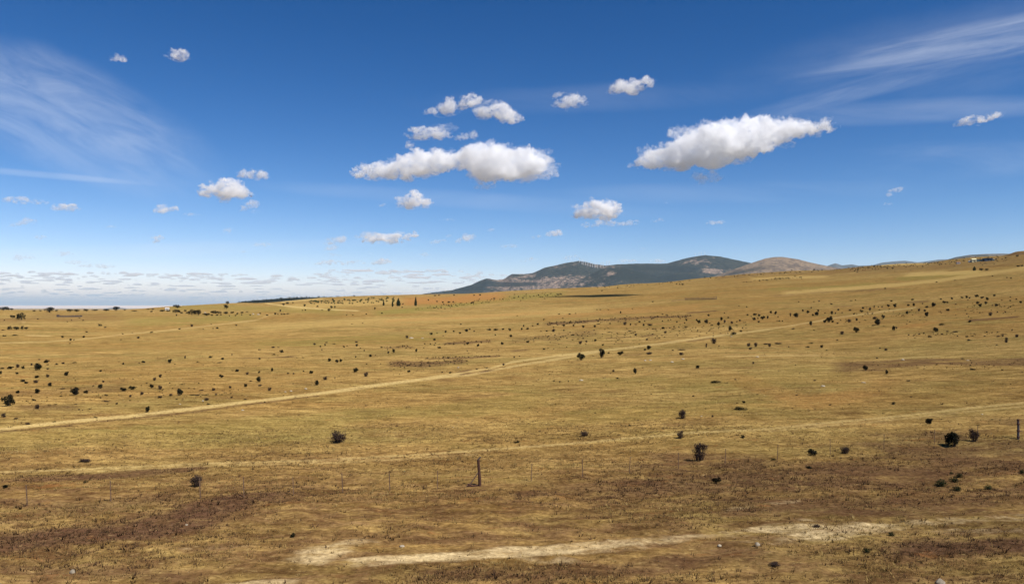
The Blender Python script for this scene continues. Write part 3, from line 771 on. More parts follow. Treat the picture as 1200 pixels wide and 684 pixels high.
for (u, v, w, h, lab) in [
    (4, 363.4, 15, 4.5, 'wide flat dark oak on the skyline at the left picture edge'),
    (13.5, 363.2, 4, 2.2, 'small oak next to the wide oak at the left picture edge'),
    (58, 366.2, 11.5, 6.6, 'big round dark oak on the left skyline'),
    (66, 364.8, 4, 2, 'low small oak hugging the big round skyline oak'),
    (82, 365.2, 8, 3.2, 'long low oak on the left skyline between two rounder ones, left half'),
    (90, 365.2, 7, 3, 'long low oak on the left skyline between two rounder ones, right half'),
    (101, 364.8, 7, 3, 'small round oak on the left skyline'),
    (111, 364.2, 7, 1.8, 'very flat low oak on the left skyline'),
    (124.5, 364.4, 8, 2.6, 'low oak leaning against the tall round skyline oak'),
    (136, 364.2, 8.5, 5.2, 'tall round oak on the left skyline before the pale blue hill'),
    (40, 364.8, 4, 1.8, 'tiny oak on the skyline left of the big round one'),
    (47.5, 364.6, 3.4, 1.6, 'tiny oak on the skyline close to the big round one'),
    (146, 363.6, 3, 1.6, 'tiny oak on the skyline right of the tall round one'),
    (25, 374.8, 11, 9, 'big dark oak below the left skyline at the top of a pale path'),
    (15, 372.8, 6.5, 4, 'smaller oak left of the one at the top of the pale path'),
    (11.5, 386.5, 5.5, 5.2, 'left oak of the row at the foot of the pale path'),
    (19, 386.3, 8, 4.2, 'widest oak of the row at the foot of the pale path'),
    (25.8, 386.5, 3.6, 5, 'narrow oak of the row at the foot of the pale path'),
    (30.4, 385.7, 5.2, 3, 'lowest oak of the row, right end at the foot of the pale path'),
    (208, 361, 7, 4.3, 'dark oak on the skyline above the small pale house'),
    (204, 359.8, 3, 2.6, 'small oak on the skyline touching a larger one above the pale house'),
    (266.3, 356.4, 5.6, 4, 'tree on the skyline directly above another one'),
    (265.2, 362, 6.4, 5.4, 'lone round tree directly below the one on the skyline'),
    (225, 369, 10, 7, 'largest dark oak in the left scrub, left half of its clump'),
    (232.5, 369.4, 8, 6.6, 'largest dark oak in the left scrub, right half of its clump'),
    (332.2, 358, 3.8, 2.8, 'small tree at the field edge under the wooded ridge'),
    (336.5, 356, 4.5, 2.6, 'small broad tree under the wooded ridge, right of another'),
    (343.4, 355.2, 2.2, 1.4, 'tiny tree under the wooded ridge'),
    (357, 359.4, 3.3, 3.3, 'round tree below the left end of the orchard'),
    (372.2, 359.8, 2.6, 2.1, 'tiny tree below the orchard, alone'),
    (388.4, 361.3, 3.6, 3.3, 'left tree of the pair below the orchard'),
    (392.5, 360.8, 2.6, 2.6, 'right tree of the pair below the orchard'),
    (385.5, 364.8, 4.3, 3.4, 'round tree just below the pair under the orchard'),
    (389.8, 351.8, 2.8, 2.6, 'tree standing on the bare field above the orchard'),
    (395, 347.4, 2, 1.3, 'tiny tree on the skyline of the bare field, left'),
    (415, 347.4, 2.8, 1.7, 'tiny tree on the skyline of the bare field, right'),
    (439.4, 362.8, 2.8, 3.4, 'round tree below the right end of the orchard'),
    (472.2, 357.3, 1.8, 2.5, 'tiny tree beside the broad conifer'),
    (471.2, 360.8, 1.8, 1.8, 'tiny tree in front of the broad conifer'),
    (502, 352.3, 2.3, 1.9, 'tiny tree on the orange field right of the dark cypress'),
    (512.2, 354.2, 2.3, 2.1, 'tiny tree on the orange field, second from the cypress'),
    (519, 355.2, 2.8, 2.3, 'small tree on the orange field, third from the cypress'),
    (526, 354.9, 4.2, 2.2, 'widest small tree on the orange field'),
    (531, 354.6, 2.6, 2, 'small tree at the right end of the row on the orange field'),
    (509.8, 347, 3.2, 1.6, 'flat tree at the top edge of the orange field, left'),
    (514.5, 346.6, 2.8, 1.5, 'flat tree at the top edge of the orange field, second from left'),
    (555.5, 346.7, 2.2, 1.7, 'small tree at the top of the reddest soil, left'),
    (562.5, 346.4, 2.8, 2, 'small tree at the top of the reddest soil, right'),
    (532, 346.7, 2, 2, 'tiny tree at the top edge of the orange field near the mountain foot'),
    ]:
    put_tree('oak_tree', OAKS[random.randrange(5)], u, v, w, h, lab, group=GT if u < 300 else 'small trees on the far fields')
for (u, v, w, h, lab) in [(487.1, 358.2, 3.6, 9.2, 'tall dark column cypress on the orange field'),
                          (460, 359.2, 2.6, 7, 'thin pale conifer left of the broad one'),
                          (466.9, 358.4, 6.2, 7.8, 'broad dark conifer at the end of the orchard'),
                          (449.5, 357.8, 2.6, 5.2, 'small conifer at the right end of the orchard'),
                          (1141.8, 317, 4.2, 4.4, 'pointed conifer on the slope below the farm')]:
    put_tree('cypress_tree', CYPS[random.randrange(3)], u, v, w, h, lab, 'tree', 'conifers on the far fields')
for (u, v, w, h, lab) in [(1150, 317, 5, 3, 'left dark tree of two beside the pointed conifer below the farm'), (1156.3, 317, 5, 2.6, 'right dark tree of two beside the pointed conifer below the farm'),
                          (1193, 312.6, 5, 2, 'dark low tree on the slope at the right picture edge'), (1197.5, 312.2, 4, 2, 'dark low tree cut by the right picture edge'),
                          (1192, 300.8, 3, 2.4, 'small dark tree on the hill under the right-hand knoll'),
                          (954, 316.8, 2.6, 1.8, 'tiny round tree on the skyline before the brown hill'), (928, 317.5, 1.8, 1.5, 'very tiny tree on the skyline before the brown hill'),
                          (1024.5, 313, 3, 2, 'small tree on the skyline right of the blue mountains'), (1032, 312.8, 2, 1.5, 'tiny tree right of the small skyline tree'),
                          (1005, 317, 2.6, 1.8, 'small tree just below the skyline near the blue mountains'), (1040, 315, 2.6, 1.8, 'small tree below the pale orange field'), (1046, 315.2, 2.8, 2.2, 'second small tree below the pale orange field'),
                          (1037.5, 338.6, 2.4, 1.8, 'tiny dark tree below the golden stripe'), (1097.5, 331.2, 2.4, 1.6, 'tiny dark tree on the golden stripe'), (1119, 328.8, 2, 1.2, 'tiny low tree at the edge of the golden stripe'),
                          (1163, 323.8, 2.2, 1.4, 'tiny dark tree on the upper edge of the golden stripe'), (1184.5, 326.6, 2.2, 1.8, 'tiny dark tree on the brown slope at right'), (1180, 325.8, 2, 1.4, 'second tiny dark tree on the brown slope at right'),
                          (793, 333.2, 2.2, 1.6, 'left tree of the three under the dark mountain'), (796.5, 333.6, 2, 1.4, 'middle tree of the three under the dark mountain'), (800, 334, 3.2, 2, 'right tree of the three under the dark mountain'),
                          (705.5, 341.5, 1.4, 2.2, 'lone thin tree on the pale far field')]:
    put_tree('oak_tree', OAKS[random.randrange(5)], u, v, w, h, lab, group='small trees on the right slope')
# scrub clumps of the left slope and the orchard
for (x, y, w, h) in [(320, 160, 60, 18), (375, 160, 50, 16), (450, 170, 80, 32), (500, 178, 30, 16), (535, 160, 30, 20), (220, 165, 30, 14), (190, 142, 30, 12), (230, 142, 40, 12), (60, 158, 60, 10)]:
    o = put_tree('green_shrub', OAKS[random.randrange(5)], 150 + x / 8, 345 + y / 8, w / 8, h / 8, 'green rounded shrub in the scrub by the small pale house', 'shrub', 'green shrubs by the pale house')
for (x, y, w, h) in [(560, 180, 40, 20), (735, 198, 80, 24), (800, 178, 60, 28), (850, 180, 70, 26), (915, 182, 60, 26), (975, 178, 40, 20), (785, 200, 25, 16), (835, 200, 25, 18), (870, 196, 20, 14), (1025, 190, 22, 22), (1068, 178, 34, 18), (1065, 195, 14, 14), (1115, 165, 30, 10)]:
    put_tree('dark_shrub', OAKS[random.randrange(5)], 150 + x / 8, 345 + y / 8, w / 8, h / 8, 'dark shrub in the row right of the largest oak clump', 'shrub', 'dark shrubs in the row right of the oak clump')
ORCH = []
for i in range(3):
    rg = np.random.default_rng(500 + i)
    L = [(0, 0, .62, .36, .36, .32)] + [(rg.uniform(-.3, .3), rg.uniform(-.3, .3), rg.uniform(.45, .8), .2, .2, .18) for k in range(4)]
    cr = leaf_mesh('crown', rg, L, 320, .065); cr.materials.append(M_OLIVE)
    mb = MB(); mb.tube((0, 0, -.03), (0, 0, .5), .05, .03, 5); tr = mb.mesh('trunk'); tr.materials.append(M_BARK); ORCH.append((cr, tr))
for i in range(95):
    t = random.random(); u = 362 + 100 * t
    lo = 356.6 - 1.5 * t + (1.2 if .3 < t < .8 else 0); hi = 353.6 - 4.4 * min(1, t * 1.3)
    v = lo + (hi - lo) * random.random()
    put_tree('orchard_tree', ORCH[i % 3], u, v, random.uniform(2.2, 3.4), random.uniform(1.4, 2.1), 'small green tree of the dark orchard block under the skyline', 'tree', 'orchard trees')

# ------------------------------------------------------------------ fence posts
M_RUST = simple_mat('rusty weathered steel', (.13, .075, .045), (.22, .14, .085), 14.0, .8, bump=.3)
M_OLD = simple_mat('dark creosoted timber', (.050, .022, .014), (.095, .043, .027), 10.0, .85, bump=.5)
M_GREYP = simple_mat('weathered purple grey timber', (.05, .042, .050), (.10, .085, .09), 10.0, .85, bump=.5)
mb = MB()
mb.box((0, .014, .42), (.034, .006, .96)); mb.box((-.014, -.006, .42), (.006, .032, .96))
mb.box((0, -.004, .86), (.045, .024, .02)); mb.box((0, -.004, .5), (.045, .024, .02))
post_me = mb.mesh('fence_post'); post_me.materials.append(M_RUST)
PL = [(32, 592), (130, 587), (235, 583.5), (286, 582.5), (344, 580), (401.7, 577), (457, 575), (512.7, 573), (622.7, 563.5), (682.7, 559), (737.7, 554.5), (795, 549.5), (850, 543.5), (911, 538.5), (973, 532.5), (1036, 526), (1095, 520.5), (1146, 516)]
places = ['leftmost', 'second from the left', 'third from the left, below a purplish bush', 'fourth from the left', 'fifth from the left', 'third to the left of the brown brace post', 'second to the left of the brown brace post', 'next to the left of the brown brace post',
          'next to the right of the brown brace post', 'second to the right of the brown brace post', 'third to the right of the brown brace post', 'just left of the wide twiggy bush', 'just right of the wide twiggy bush', 'left of the compact dark bush', 'between the compact dark bush and the square brownish one', 'right of the square brownish bush', 'left of the largest fence-line bush', 'behind the brown bush near the right end']
for (u, v), pl in zip(PL, places):
    p = ground_at(u, v)
    o = link('fence_post', post_me, loc=p); o.rotation_euler = (random.uniform(-.04, .04), random.uniform(-.05, .05), random.uniform(-.3, .3))
    o.scale = (1, 1, random.uniform(.95, 1.08))
    tag(o, 'thin rusty fence post, ' + pl, 'fence post', 'thin posts of the wire fence')
# strainer post with a brace
p = ground_at(562.3, 569)
root = link('strainer_post', None, loc=p)
tag(root, 'thick dark brown post with a diagonal brace in the middle of the fence', 'fence post')
mb = MB(); n = 9
ax = [Vector((0.0, 0, -.15)), Vector((-.012, 0, .35)), Vector((-.045, 0, .8)), Vector((-.085, 0, 1.30))]
rr = [.082, .077, .072, .068]
for k in range(3): mb.tube(ax[k], ax[k + 1], rr[k], rr[k + 1], n, k in (0, 2))
link('post', mb.mesh('post'), M_OLD, root)
mb = MB(); mb.tube((-.085, 0, 1.29), (.0, 0, 1.40), .030, .036, 7); mb.tube((-.01, 0, 1.385), (.05, .0, 1.43), .034, .028, 7)
link('insulator', mb.mesh('insulator'), M_GREYP, root)
mb = MB(); mb.tube((-.045, -.02, .72), (-.50, -.06, .06), .034, .032, 6); link('brace', mb.mesh('brace'), M_RUST, root)
mb = MB(); mb.box((-.52, -.06, .05), (.20, .13, .11), Matrix.Rotation(.35, 3, 'Y')); mb.tube((-.5, -.06, .02), (-.08, 0, -.0), .045, .05, 6); link('dark_foot', mb.mesh('dark_foot'), M_OLD, root)  # low dark block and bar on the ground left of the post
mb = MB(); mb.tube((-.56, -.08, .12), (-.70, -.22, -.05), .012, .012, 5); link('tie_wire', mb.mesh('tie_wire'), M_RUST, root)
# right-hand post
p = ground_at(1193, 514)
root = link('corner_post', None, loc=p)
tag(root, 'thick purplish grey post with dark fittings at the right end of the fence', 'fence post')
mb = MB(); mb.tube((0, 0, -.1), (.02, 0, .62), .075, .07, 9); mb.tube((.02, 0, .62), (.0, 0, 1.22), .07, .06, 9); link('post', mb.mesh('post'), M_GREYP, root)
for z, w in ((.12, .095), (.52, .10), (.95, .095), (1.20, .085)):
    mb = MB(); mb.tube((.0, -.02, z - .05), (.0, -.02, z + .05), w, w * .85, 8)
    link('fitting', mb.mesh('fitting'), M_OLD, root)
mb = MB(); mb.tube((.05, 0, .50), (.32, .1, .47), .025, .02, 6); link('rail_stub', mb.mesh('rail_stub'), M_OLD, root)

# ------------------------------------------------------------------ stones
M_STONE = simple_mat('pale limestone', (.24, .195, .135), (.46, .385, .275), 4.0, .9, bump=.3)
M_STONE2 = simple_mat('grey fieldstone', (.20, .165, .115), (.34, .285, .205), 4.0, .9, bump=.4)
def stone_mesh(seed):
    import bmesh
    bm = bmesh.new(); bmesh.ops.create_icosphere(bm, subdivisions=3, radius=.5)
    co = np.array([v.co[:] for v in bm.verts])
    d = 1 + .34 * fbm(co[:, 0] * 2.2, co[:, 1] * 2.2, co[:, 2] * 2.2, 3, seed)
    for v, k in zip(bm.verts, d):
        q = v.co * float(k)
        for a in (Vector((.6, .3, .75)), Vector((-.7, .2, .6)), Vector((.2, -.8, .5))):
            a = a.normalized(); e = q.dot(a) - .40
            if e > 0: q = q - a * e * .85
        v.co = q
    me = bpy.data.meshes.new('stone'); bm.to_mesh(me); bm.free(); return me
STM = [stone_mesh(600 + i) for i in range(4)]
STONES = [(887.5, 639, 8.5, 6.5, 1, 'pale rounded stone right of a flatter one in the foreground'), (843, 639.5, 6.5, 3.6, 0, 'flat white stone in the foreground right of centre'),
    (471, 640, 8, 3.2, 0, 'flat white stone in the foreground left of centre'), (1102, 684, 14, 10, 1, 'large grey boulder at the bottom edge at right'), (85, 671, 9, 7, 1, 'pale grey stone at lower left in the foreground'),
    (218.5, 615, 4, 2.6, 0, 'small white stone on the dark heath at lower left'), (681, 445.8, 6, 2.4, 0, 'bright white stone alone in open grass below the double track'),
    (482, 396.3, 7, 2, 0, 'long pale stone beside a small bush on the middle slope'), (495, 396.4, 4, 1.4, 0, 'flatter pale stone right of the long one on the middle slope'),
    (787.5, 424.4, 5, 2.2, 0, 'white stone below the bushes right of the double track'), (800, 420.8, 5, 1.8, 0, 'white stone a little above another, right of the double track'), (756, 422.6, 4, 1.8, 0, 'left pale stone of two touching ones near the double track'), (762, 422.4, 4.5, 2, 0, 'right pale stone of two touching ones near the double track'),
    (887.5, 418.2, 5, 1.5, 0, 'flat white stone below the two twiggy bushes on the right slope'), (857, 394.4, 2.6, 1.6, 0, 'small white stone under the low dark shrub by the pale track'),
    (237.8, 470, 3, 2.2, 0, 'white stone beside a twiggy bush just above the pale track'), (284.4, 480.8, 4.4, 2.2, 0, 'white stone below the pale track at left'), (211, 473.6, 3, 1.5, 0, 'small pale stone above the pale track at left'),
    (358.4, 455.8, 4.2, 2.4, 0, 'brightest white stone of the row above the pale track'), (341, 458.4, 3.8, 2, 0, 'middle white stone of the row above the pale track'), (334.4, 459.2, 3.6, 1.6, 0, 'dullest white stone of the row, left end above the pale track'),
    (964.4, 452.6, 7, 2.2, 0, 'pale flat stone on the right slope below the brown strip'), (1012, 448.2, 6, 1.4, 0, 'very flat pale stone on the right slope below the brown strip'), (1058, 421.6, 5, 2, 0, 'white stone at the top edge of the brown strip'), (1134, 422.4, 4, 1.4, 0, 'small pale stone on the upper edge of the brown strip, right'),
    (1151, 485.6, 3, 1.6, 0, 'small white stone just below the faint lower track at right'), (537, 430.8, 3, 2, 0, 'small pale stone by the dark streaks of the double track'),
    (303, 368.8, 4, 2, 0, 'pale boulder in the left scrub, left of another'), (296.5, 368.4, 3.5, 2.2, 0, 'pale boulder in the left scrub, right of the shrub row'), (240.5, 366.6, 4, 1.6, 0, 'pale boulder just right of the largest oak clump'), (531, 500.5, 2, 1.2, 1, 'tiny grey stone in the middle of the meadow'), (822, 487.6, 3, 1, 0, 'tiny pale stone near the purplish bush right of centre')]
for i, (u, v, w, h, g_, lab) in enumerate(STONES):
    me = STM[i % 4]
    p = ground_at(u, v); s = p.y / F
    if g_:
        me = me.copy(); me.materials.clear(); me.materials.append(M_STONE2)
    elif not me.materials: me.materials.append(M_STONE)
    o = link('stone', me, smooth=True); o.location = p + Vector((0, 0, h * s * .14))
    o.scale = (w * s * .8, w * s * .65, h * s * 1.0); o.rotation_euler = (0, 0, random.uniform(-.5, .5))
    tag(o, lab, 'stone', 'pale stones on the meadow')

# ------------------------------------------------------------------ low wall, stake row, pale house, farm
M_WALL = simple_mat('dark dry-stone', (.07, .05, .042), (.14, .11, .09), 3.0, .95, bump=.6)
a, b = ground_at(68, 371.4), ground_at(96, 371)
mb = MB(); K = 14
for k in range(K):
    q0, q1 = a.lerp(b, k / K), a.lerp(b, (k + 1) / K)
    r_ = lambda: random.uniform(.85, 1.15)
    h = 1.1 * r_(); d = (q1 - q0); L = d.length
    mb.box((q0 + q1) / 2 + Vector((0, 0, h / 2 - .2)), (L * .995, .6 * r_(), h), Matrix.Rotation(math.atan2(d.y, d.x), 3, 'Z'))
mb.box(a + Vector((0, 0, .7)), (1.6, 1.1, 1.9))
o = link('stone_wall', mb.mesh('stone_wall'), M_WALL); tag(o, 'low dark dry-stone wall below the left skyline', 'wall')

a, b, c = ground_at(787, 353.4), ground_at(803, 351.8), ground_at(839.5, 351)
root = link('stake_fence', None, loc=a); tag(root, 'long dark stake fence standing on the pale far field', 'fence')
mb = MB()
for q0, q1 in ((a, b), (b, c)):
    d = q1 - q0
    mb.box((q0 + q1) / 2 - a + Vector((0, 0, .45)), (d.length, .10, .16), Matrix.Rotation(math.atan2(d.y, d.x), 3, 'Z') @ Matrix.Rotation(-math.asin(d.z / d.length), 3, 'Y'))
link('rail', mb.mesh('rail'), M_RUST, root)
smb = MB(); smb.tube((0, 0, -.3), (0, 0, 1.25), .17, .13, 6); sm = smb.mesh('stake'); sm.materials.append(M_RUST)
for k in range(26):
    t = k / 25; q = b.lerp(c, t); th_ = math.atan2(q.x, q.y); r_ = math.hypot(q.x, q.y)
    q = Vector((q.x, q.y, float(land(np.array([r_]), np.array([th_]))[0])))
    s = link('stake', sm, None, root, loc=q - a); s.scale = (1, 1, 1.0 + .35 * (t > .9) + random.uniform(-.15, .15))

M_WHITE = simple_mat('whitewashed render', (.62, .58, .52), (.74, .70, .64), 2.0)
M_CREAM = simple_mat('cream render', (.62, .55, .30), (.72, .65, .40), 2.0)
M_BLUE = simple_mat('dark blue sheet metal', (.018, .035, .065), (.035, .060, .10), 2.0, .5, spec=.4)
M_TEAL = simple_mat('grey teal sheet metal', (.06, .11, .13), (.10, .17, .19), 2.0, .5)
M_ROOF = simple_mat('clay tile roof', (.26, .13, .08), (.36, .20, .13), 3.0, .9)
M_DARKW = simple_mat('dark window openings', (.012, .012, .014), (.02, .02, .022), 2.0, .3)
def house(u, v, wpx, hpx, deep, wall, roof, label, cat, gable=True, nwin=2, door=True):
    p = ground_at(u, v); s = p.y / F; W, H, D = wpx * s, hpx * s, deep
    root = link('farm_building', None, loc=p); tag(root, label, cat)
    root.rotation_euler = (0, 0, -math.atan2(p.x, p.y) * .8 + .15)
    e = H * (.68 if gable else .88)
    mb = MB(); mb.box((0, 0, e / 2 - .5), (W, D, e + 1))
    if gable:
        for sx in (-1, 1):
            mb.poly([(sx * W / 2, -D / 2, e), (sx * W / 2, D / 2, e), (sx * W / 2, 0, H - .06)][::sx])
    link('wall', mb.mesh('wall'), wall, root)
    mb = MB()
    if gable:
        sl = math.hypot(D / 2, H - e)
        for sy in (-1, 1):
            an = math.atan2(H - e, D / 2)
            mb.box((0, sy * (D / 4 + .1), (e + H) / 2 + .05), (W + .5, sl + .35, .14), Matrix.Rotation(-sy * an, 3, 'X'))
    else:
        mb.box((0, 0, e + .12), (W + .5, D + .5, .24))
    link('roof', mb.mesh('roof'), roof, root)
    for k in range(nwin):
        mb = MB(); mb.box((W * ((k + .5) / nwin - .5) * .8 + W * .04, -D / 2 - .02, e * .62), (min(1.1, W * .12), .08, min(1.1, e * .3)))
        link('window', mb.mesh('window'), M_DARKW, root)
    if door:
        mb = MB(); mb.box((-W * .06, -D / 2 - .02, min(2.1, e * .75) / 2), (min(1.2, W * .2), .08, min(2.1, e * .75))); link('door', mb.mesh('door'), M_DARKW, root)
    return root
house(195.8, 362.9, 4.2, 2.3, 5, M_WHITE, M_WHITE, 'small pale house in the scrub on the left skyline', 'house')
house(1141, 307, 4.4, 4.0, 6, M_CREAM, M_CREAM, 'cream farmhouse of the hill farm', 'house')
house(1136.8, 307.2, 2.6, 1.8, 4, M_WHITE, M_WHITE, 'small white shed left of the cream farmhouse', 'shed', nwin=1)
house(1148.2, 306, 5.4, 1.9, 7, M_TEAL, M_TEAL, 'low teal shed between the farmhouse and the dark blue barn', 'shed', gable=False)
house(1157.2, 305.4, 8.4, 2.9, 10, M_BLUE, M_BLUE, 'long dark blue barn of the hill farm', 'barn', gable=False, nwin=3)
house(1163.5, 305.2, 2.4, 1.4, 4, M_TEAL, M_WHITE, 'tiny pale lean-to at the right end of the dark blue barn', 'shed', gable=False, nwin=1, door=False)
house(1123, 308.8, 3, 2, 5, M_WHITE, M_ROOF, 'small grey white hut left of the hill farm', 'hut', nwin=1)

# ------------------------------------------------------------------ mountains
def ridge_height(u, table):
    return np.interp(u, [p[0] for p in table], [p[1] for p in table], left=table[0][1] + 20, right=table[-1][1] + 20)
R1 = [(440, 356), (470, 349), (500, 343.5), (530, 339.7), (552, 333.7), (563, 328.5), (570, 326), (582, 328), (590, 327), (600, 320.7), (614, 321), (625, 319.5), (638, 313.5), (650, 311), (665, 307.5), (678, 305.4), (687, 307), (697, 309.3), (710, 311), (722, 309.6), (743, 308.7), (782, 308.5), (794, 305), (810, 301), (827, 298.7), (845, 300.6), (866, 305), (880, 308), (910, 315), (960, 325), (1000, 335)]
R3 = [(560, 350), (640, 342), (672, 330), (690, 322), (702, 316), (713, 312.3), (727, 312), (739, 316), (752, 319), (770, 325.6), (790, 331), (830, 345)]
R4 = [(730, 345), (758, 329), (772, 324), (791, 319.6), (810, 319.4), (830, 321), (848, 325), (870, 334)]
R2 = [(790, 345), (820, 330), (842, 322), (855, 317), (880, 308.3), (897, 302.6), (908, 301), (916, 300.8), (935, 303.5), (950, 307.5), (965, 310.6), (981, 313.7), (1000, 316.5), (1030, 322), (1080, 335)]
def mountain_mesh(name, layers, u0, u1, y0, y1, nu, ny, seed, amp):
    """several ridges, each (table, crest distance, front run, back run), taken as one surface"""
    us = np.linspace(u0, u1, nu); ys = np.linspace(y0, y1, ny)
    Yg, Ug = np.meshgrid(ys, us, indexing='ij')
    Xg = (Ug - U0) / F * Yg
    Z = np.full_like(Yg, -20.0); ID = np.zeros_like(Yg)
    warp = 260 * fbm(Xg / 900, Yg / 900, octv=3, seed=seed)
    for i, (tab, yc, front, back) in enumerate(layers):
        hc = EYE + (V0 - ridge_height(Ug, tab)) / F * yc
        t = (Yg - yc)
        t = t + warp * sstep(0, front * .5, np.abs(t))
        tt = np.where(t < 0, -t / front, t / back)
        prof = np.clip(1 - tt, 0, 1) ** 1.25
        rid = np.abs(fbm(Xg / 520, Yg / 760, octv=5, seed=seed + 7 * i))
        z = -20 + (hc + 20) * prof - amp * np.maximum(rid - .15, -.02) * sstep(.12, .5, tt) * np.clip(hc / 600, 0, 1.2)
        z = z + amp * .10 * fbm(Xg / 60, Yg / 60, octv=4, seed=seed + 90) * (.18 + .82 * sstep(.03, .30, tt))
        ID = np.where(z > Z, i, ID); Z = np.maximum(Z, z)
    verts = np.stack([Xg, Yg, Z], -1).reshape(-1, 3)
    idx = np.arange(nu * ny).reshape(ny, nu)
    q = np.stack([idx[:-1, :-1], idx[:-1, 1:], idx[1:, 1:], idx[1:, :-1]], -1).reshape(-1, 4)
    me = np_mesh(name, verts, q.ravel(), np.full(len(q), 4))
    return me, verts, ID.ravel()
def mountain_mat(name, scrub, scrub2, rock, rock2):
    m, nt, out = new_mat(name); g = G(nt); P = g.pos()
    n1 = g.noise(P, .0032, 6, .62, .3); n2 = g.noise(P, .018, 5, .65); n3 = g.noise(P, .05, 4, .7)
    cs = g.mix(g.ramp(n2, .35, .65), scrub, scrub2); cr = g.mix(g.ramp(n2, .35, .65), rock, rock2)
    cr = g.mix(g.ramp(n3, .50, .58, 0, .9), cr, scrub); cs = g.mix(g.ramp(n3, .58, .66, 0, .55), cs, rock)
    f = g.math('ADD', g.attr('bare'), g.math('MULTIPLY', g.math('ADD', g.math('SUBTRACT', n1, .5), g.math('MULTIPLY', g.math('SUBTRACT', n2, .5), .9)), 1.6))
    c = g.mix(g.ramp(f, .30, .70), cs, cr)
    c = g.mix(g.attr('forest_and_shade'), c, (.016, .022, .020))  # dark colour for woods, and for cloud shadow painted on the mountain
    b = g.n('ShaderNodeBsdfDiffuse'); g.put(b.inputs[0], c)
    bp = g.n('ShaderNodeBump'); bp.inputs['Strength'].default_value = .7; bp.inputs['Distance'].default_value = 14
    g.put(bp.inputs['Height'], n3); g.put(b.inputs['Normal'], bp.outputs[0])
    nt.links.new(b.outputs[0], out.inputs['Surface']); return m
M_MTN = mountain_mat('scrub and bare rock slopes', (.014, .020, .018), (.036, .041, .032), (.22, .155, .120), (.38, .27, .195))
M_HILL = mountain_mat('dry brown hill slopes', (.10, .075, .055), (.14, .10, .07), (.225, .160, .100), (.29, .205, .128))
M_FAR = mountain_mat('far hill slopes', (.05, .055, .05), (.09, .085, .07), (.16, .13, .10), (.20, .16, .12))

RIDGE_Y = 12200
me, vv, lid = mountain_mesh('mountain', [(R1, RIDGE_Y, 3300, 3000), (R3, 10300, 1500, 900), (R4, 10900, 1300, 900)], 430, 1010, 7600, 15400, 420, 300, 40, 200)
u, v = to_px(*vv.T)
low = sstep(318, 330, v) * sstep(555, 590, u) * (1 - sstep(690, 745, u))
top = .34 * sstep(560, 640, u) * (1 - sstep(2, 9, np.abs(v - np.interp(u, [p[0] for p in R1], [p[1] for p in R1])))) * (u < 730)
spot = .9 * np.exp(-((u - 716) / 9) ** 2 - ((v - 320.5) / 3.2) ** 2) + .8 * np.exp(-((u - 838) / 22) ** 2 - ((v - 317.5) / 3.5) ** 2) + .45 * np.exp(-((u - 820) / 22) ** 2 - ((v - 307) / 4) ** 2)
float_attr(me, 'bare', np.clip(low * .58 + top + spot, 0, 1) * np.where(lid == 0, 1, .75))
dk = np.zeros_like(u)  # cloud shadows on the slopes, painted in as dark patches
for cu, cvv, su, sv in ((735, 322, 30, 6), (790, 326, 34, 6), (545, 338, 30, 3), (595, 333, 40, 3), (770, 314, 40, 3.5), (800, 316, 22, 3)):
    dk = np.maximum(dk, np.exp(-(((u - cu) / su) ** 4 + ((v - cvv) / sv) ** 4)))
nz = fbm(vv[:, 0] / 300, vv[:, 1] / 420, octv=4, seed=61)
float_attr(me, 'forest_and_shade', np.clip(sstep(.35, .75, dk + .5 * nz) - spot, 0, 1) * .85)
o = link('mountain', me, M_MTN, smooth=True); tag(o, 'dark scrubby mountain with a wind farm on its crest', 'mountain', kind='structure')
MTN_GRID = (me, vv.reshape(300, 420, 3))

me, vv, lid = mountain_mesh('hill', [(R2, 9000, 2200, 2000)], 770, 1100, 6400, 11200, 220, 160, 47, 55)
u, v = to_px(*vv.T)
float_attr(me, 'bare', np.full(len(vv), .62)); float_attr(me, 'forest_and_shade', .7 * np.exp(-(((u - 872) / 24) ** 4 + ((v - 318 + (u - 872) * .22) / 2.2) ** 4)))
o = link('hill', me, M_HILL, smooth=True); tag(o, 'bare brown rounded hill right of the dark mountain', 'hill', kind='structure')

FAR1 = [(930, 330), (955, 316), (972, 310.2), (979, 308), (987, 310.6), (999, 309.4), (1006, 311), (1022, 310.4), (1035, 307), (1047, 306), (1060, 305), (1075, 307), (1084, 306), (1100, 303.7), (1130, 303), (1200, 305), (1300, 312), (1400, 325)]
me, vv, lid = mountain_mesh('far_mountains', [(FAR1, 22000, 5000, 4000)], 900, 1420, 16000, 26500, 260, 90, 53, 160)
float_attr(me, 'bare', np.full(len(vv), .3)); float_attr(me, 'forest_and_shade', np.zeros(len(vv)))
o = link('far_mountains', me, M_FAR, smooth=True); tag(o, 'pale blue far mountain range behind the right slope', 'mountain', kind='structure')
FAR2 = [(1040, 325), (1085, 311), (1107, 304.6), (1120, 300.8), (1137, 298), (1156, 297), (1175, 296.6), (1200, 297), (1260, 302), (1330, 315)]
me, vv, lid = mountain_mesh('far_hill', [(FAR2, 8600, 2600, 2400)], 1030, 1350, 5600, 11200, 200, 110, 59, 70)
float_attr(me, 'bare', np.full(len(vv), .35)); float_attr(me, 'forest_and_shade', np.zeros(len(vv)))
o = link('far_hill', me, M_FAR, smooth=True); tag(o, 'violet grey far hill behind the farm', 'hill', kind='structure')
FAR3 = [(20, 366), (50, 363.4), (62, 362.4), (75, 363.6), (112, 363.4), (122, 361.4), (133, 360.3), (143, 360.6), (156, 362.6), (200, 364)]
me, vv, lid = mountain_mesh('far_hill', [(FAR3, 26000, 3500, 3500)], 0, 220, 22000, 30000, 160, 60, 67, 10)
float_attr(me, 'bare', np.full(len(vv), .2)); float_attr(me, 'forest_and_shade', np.zeros(len(vv)))
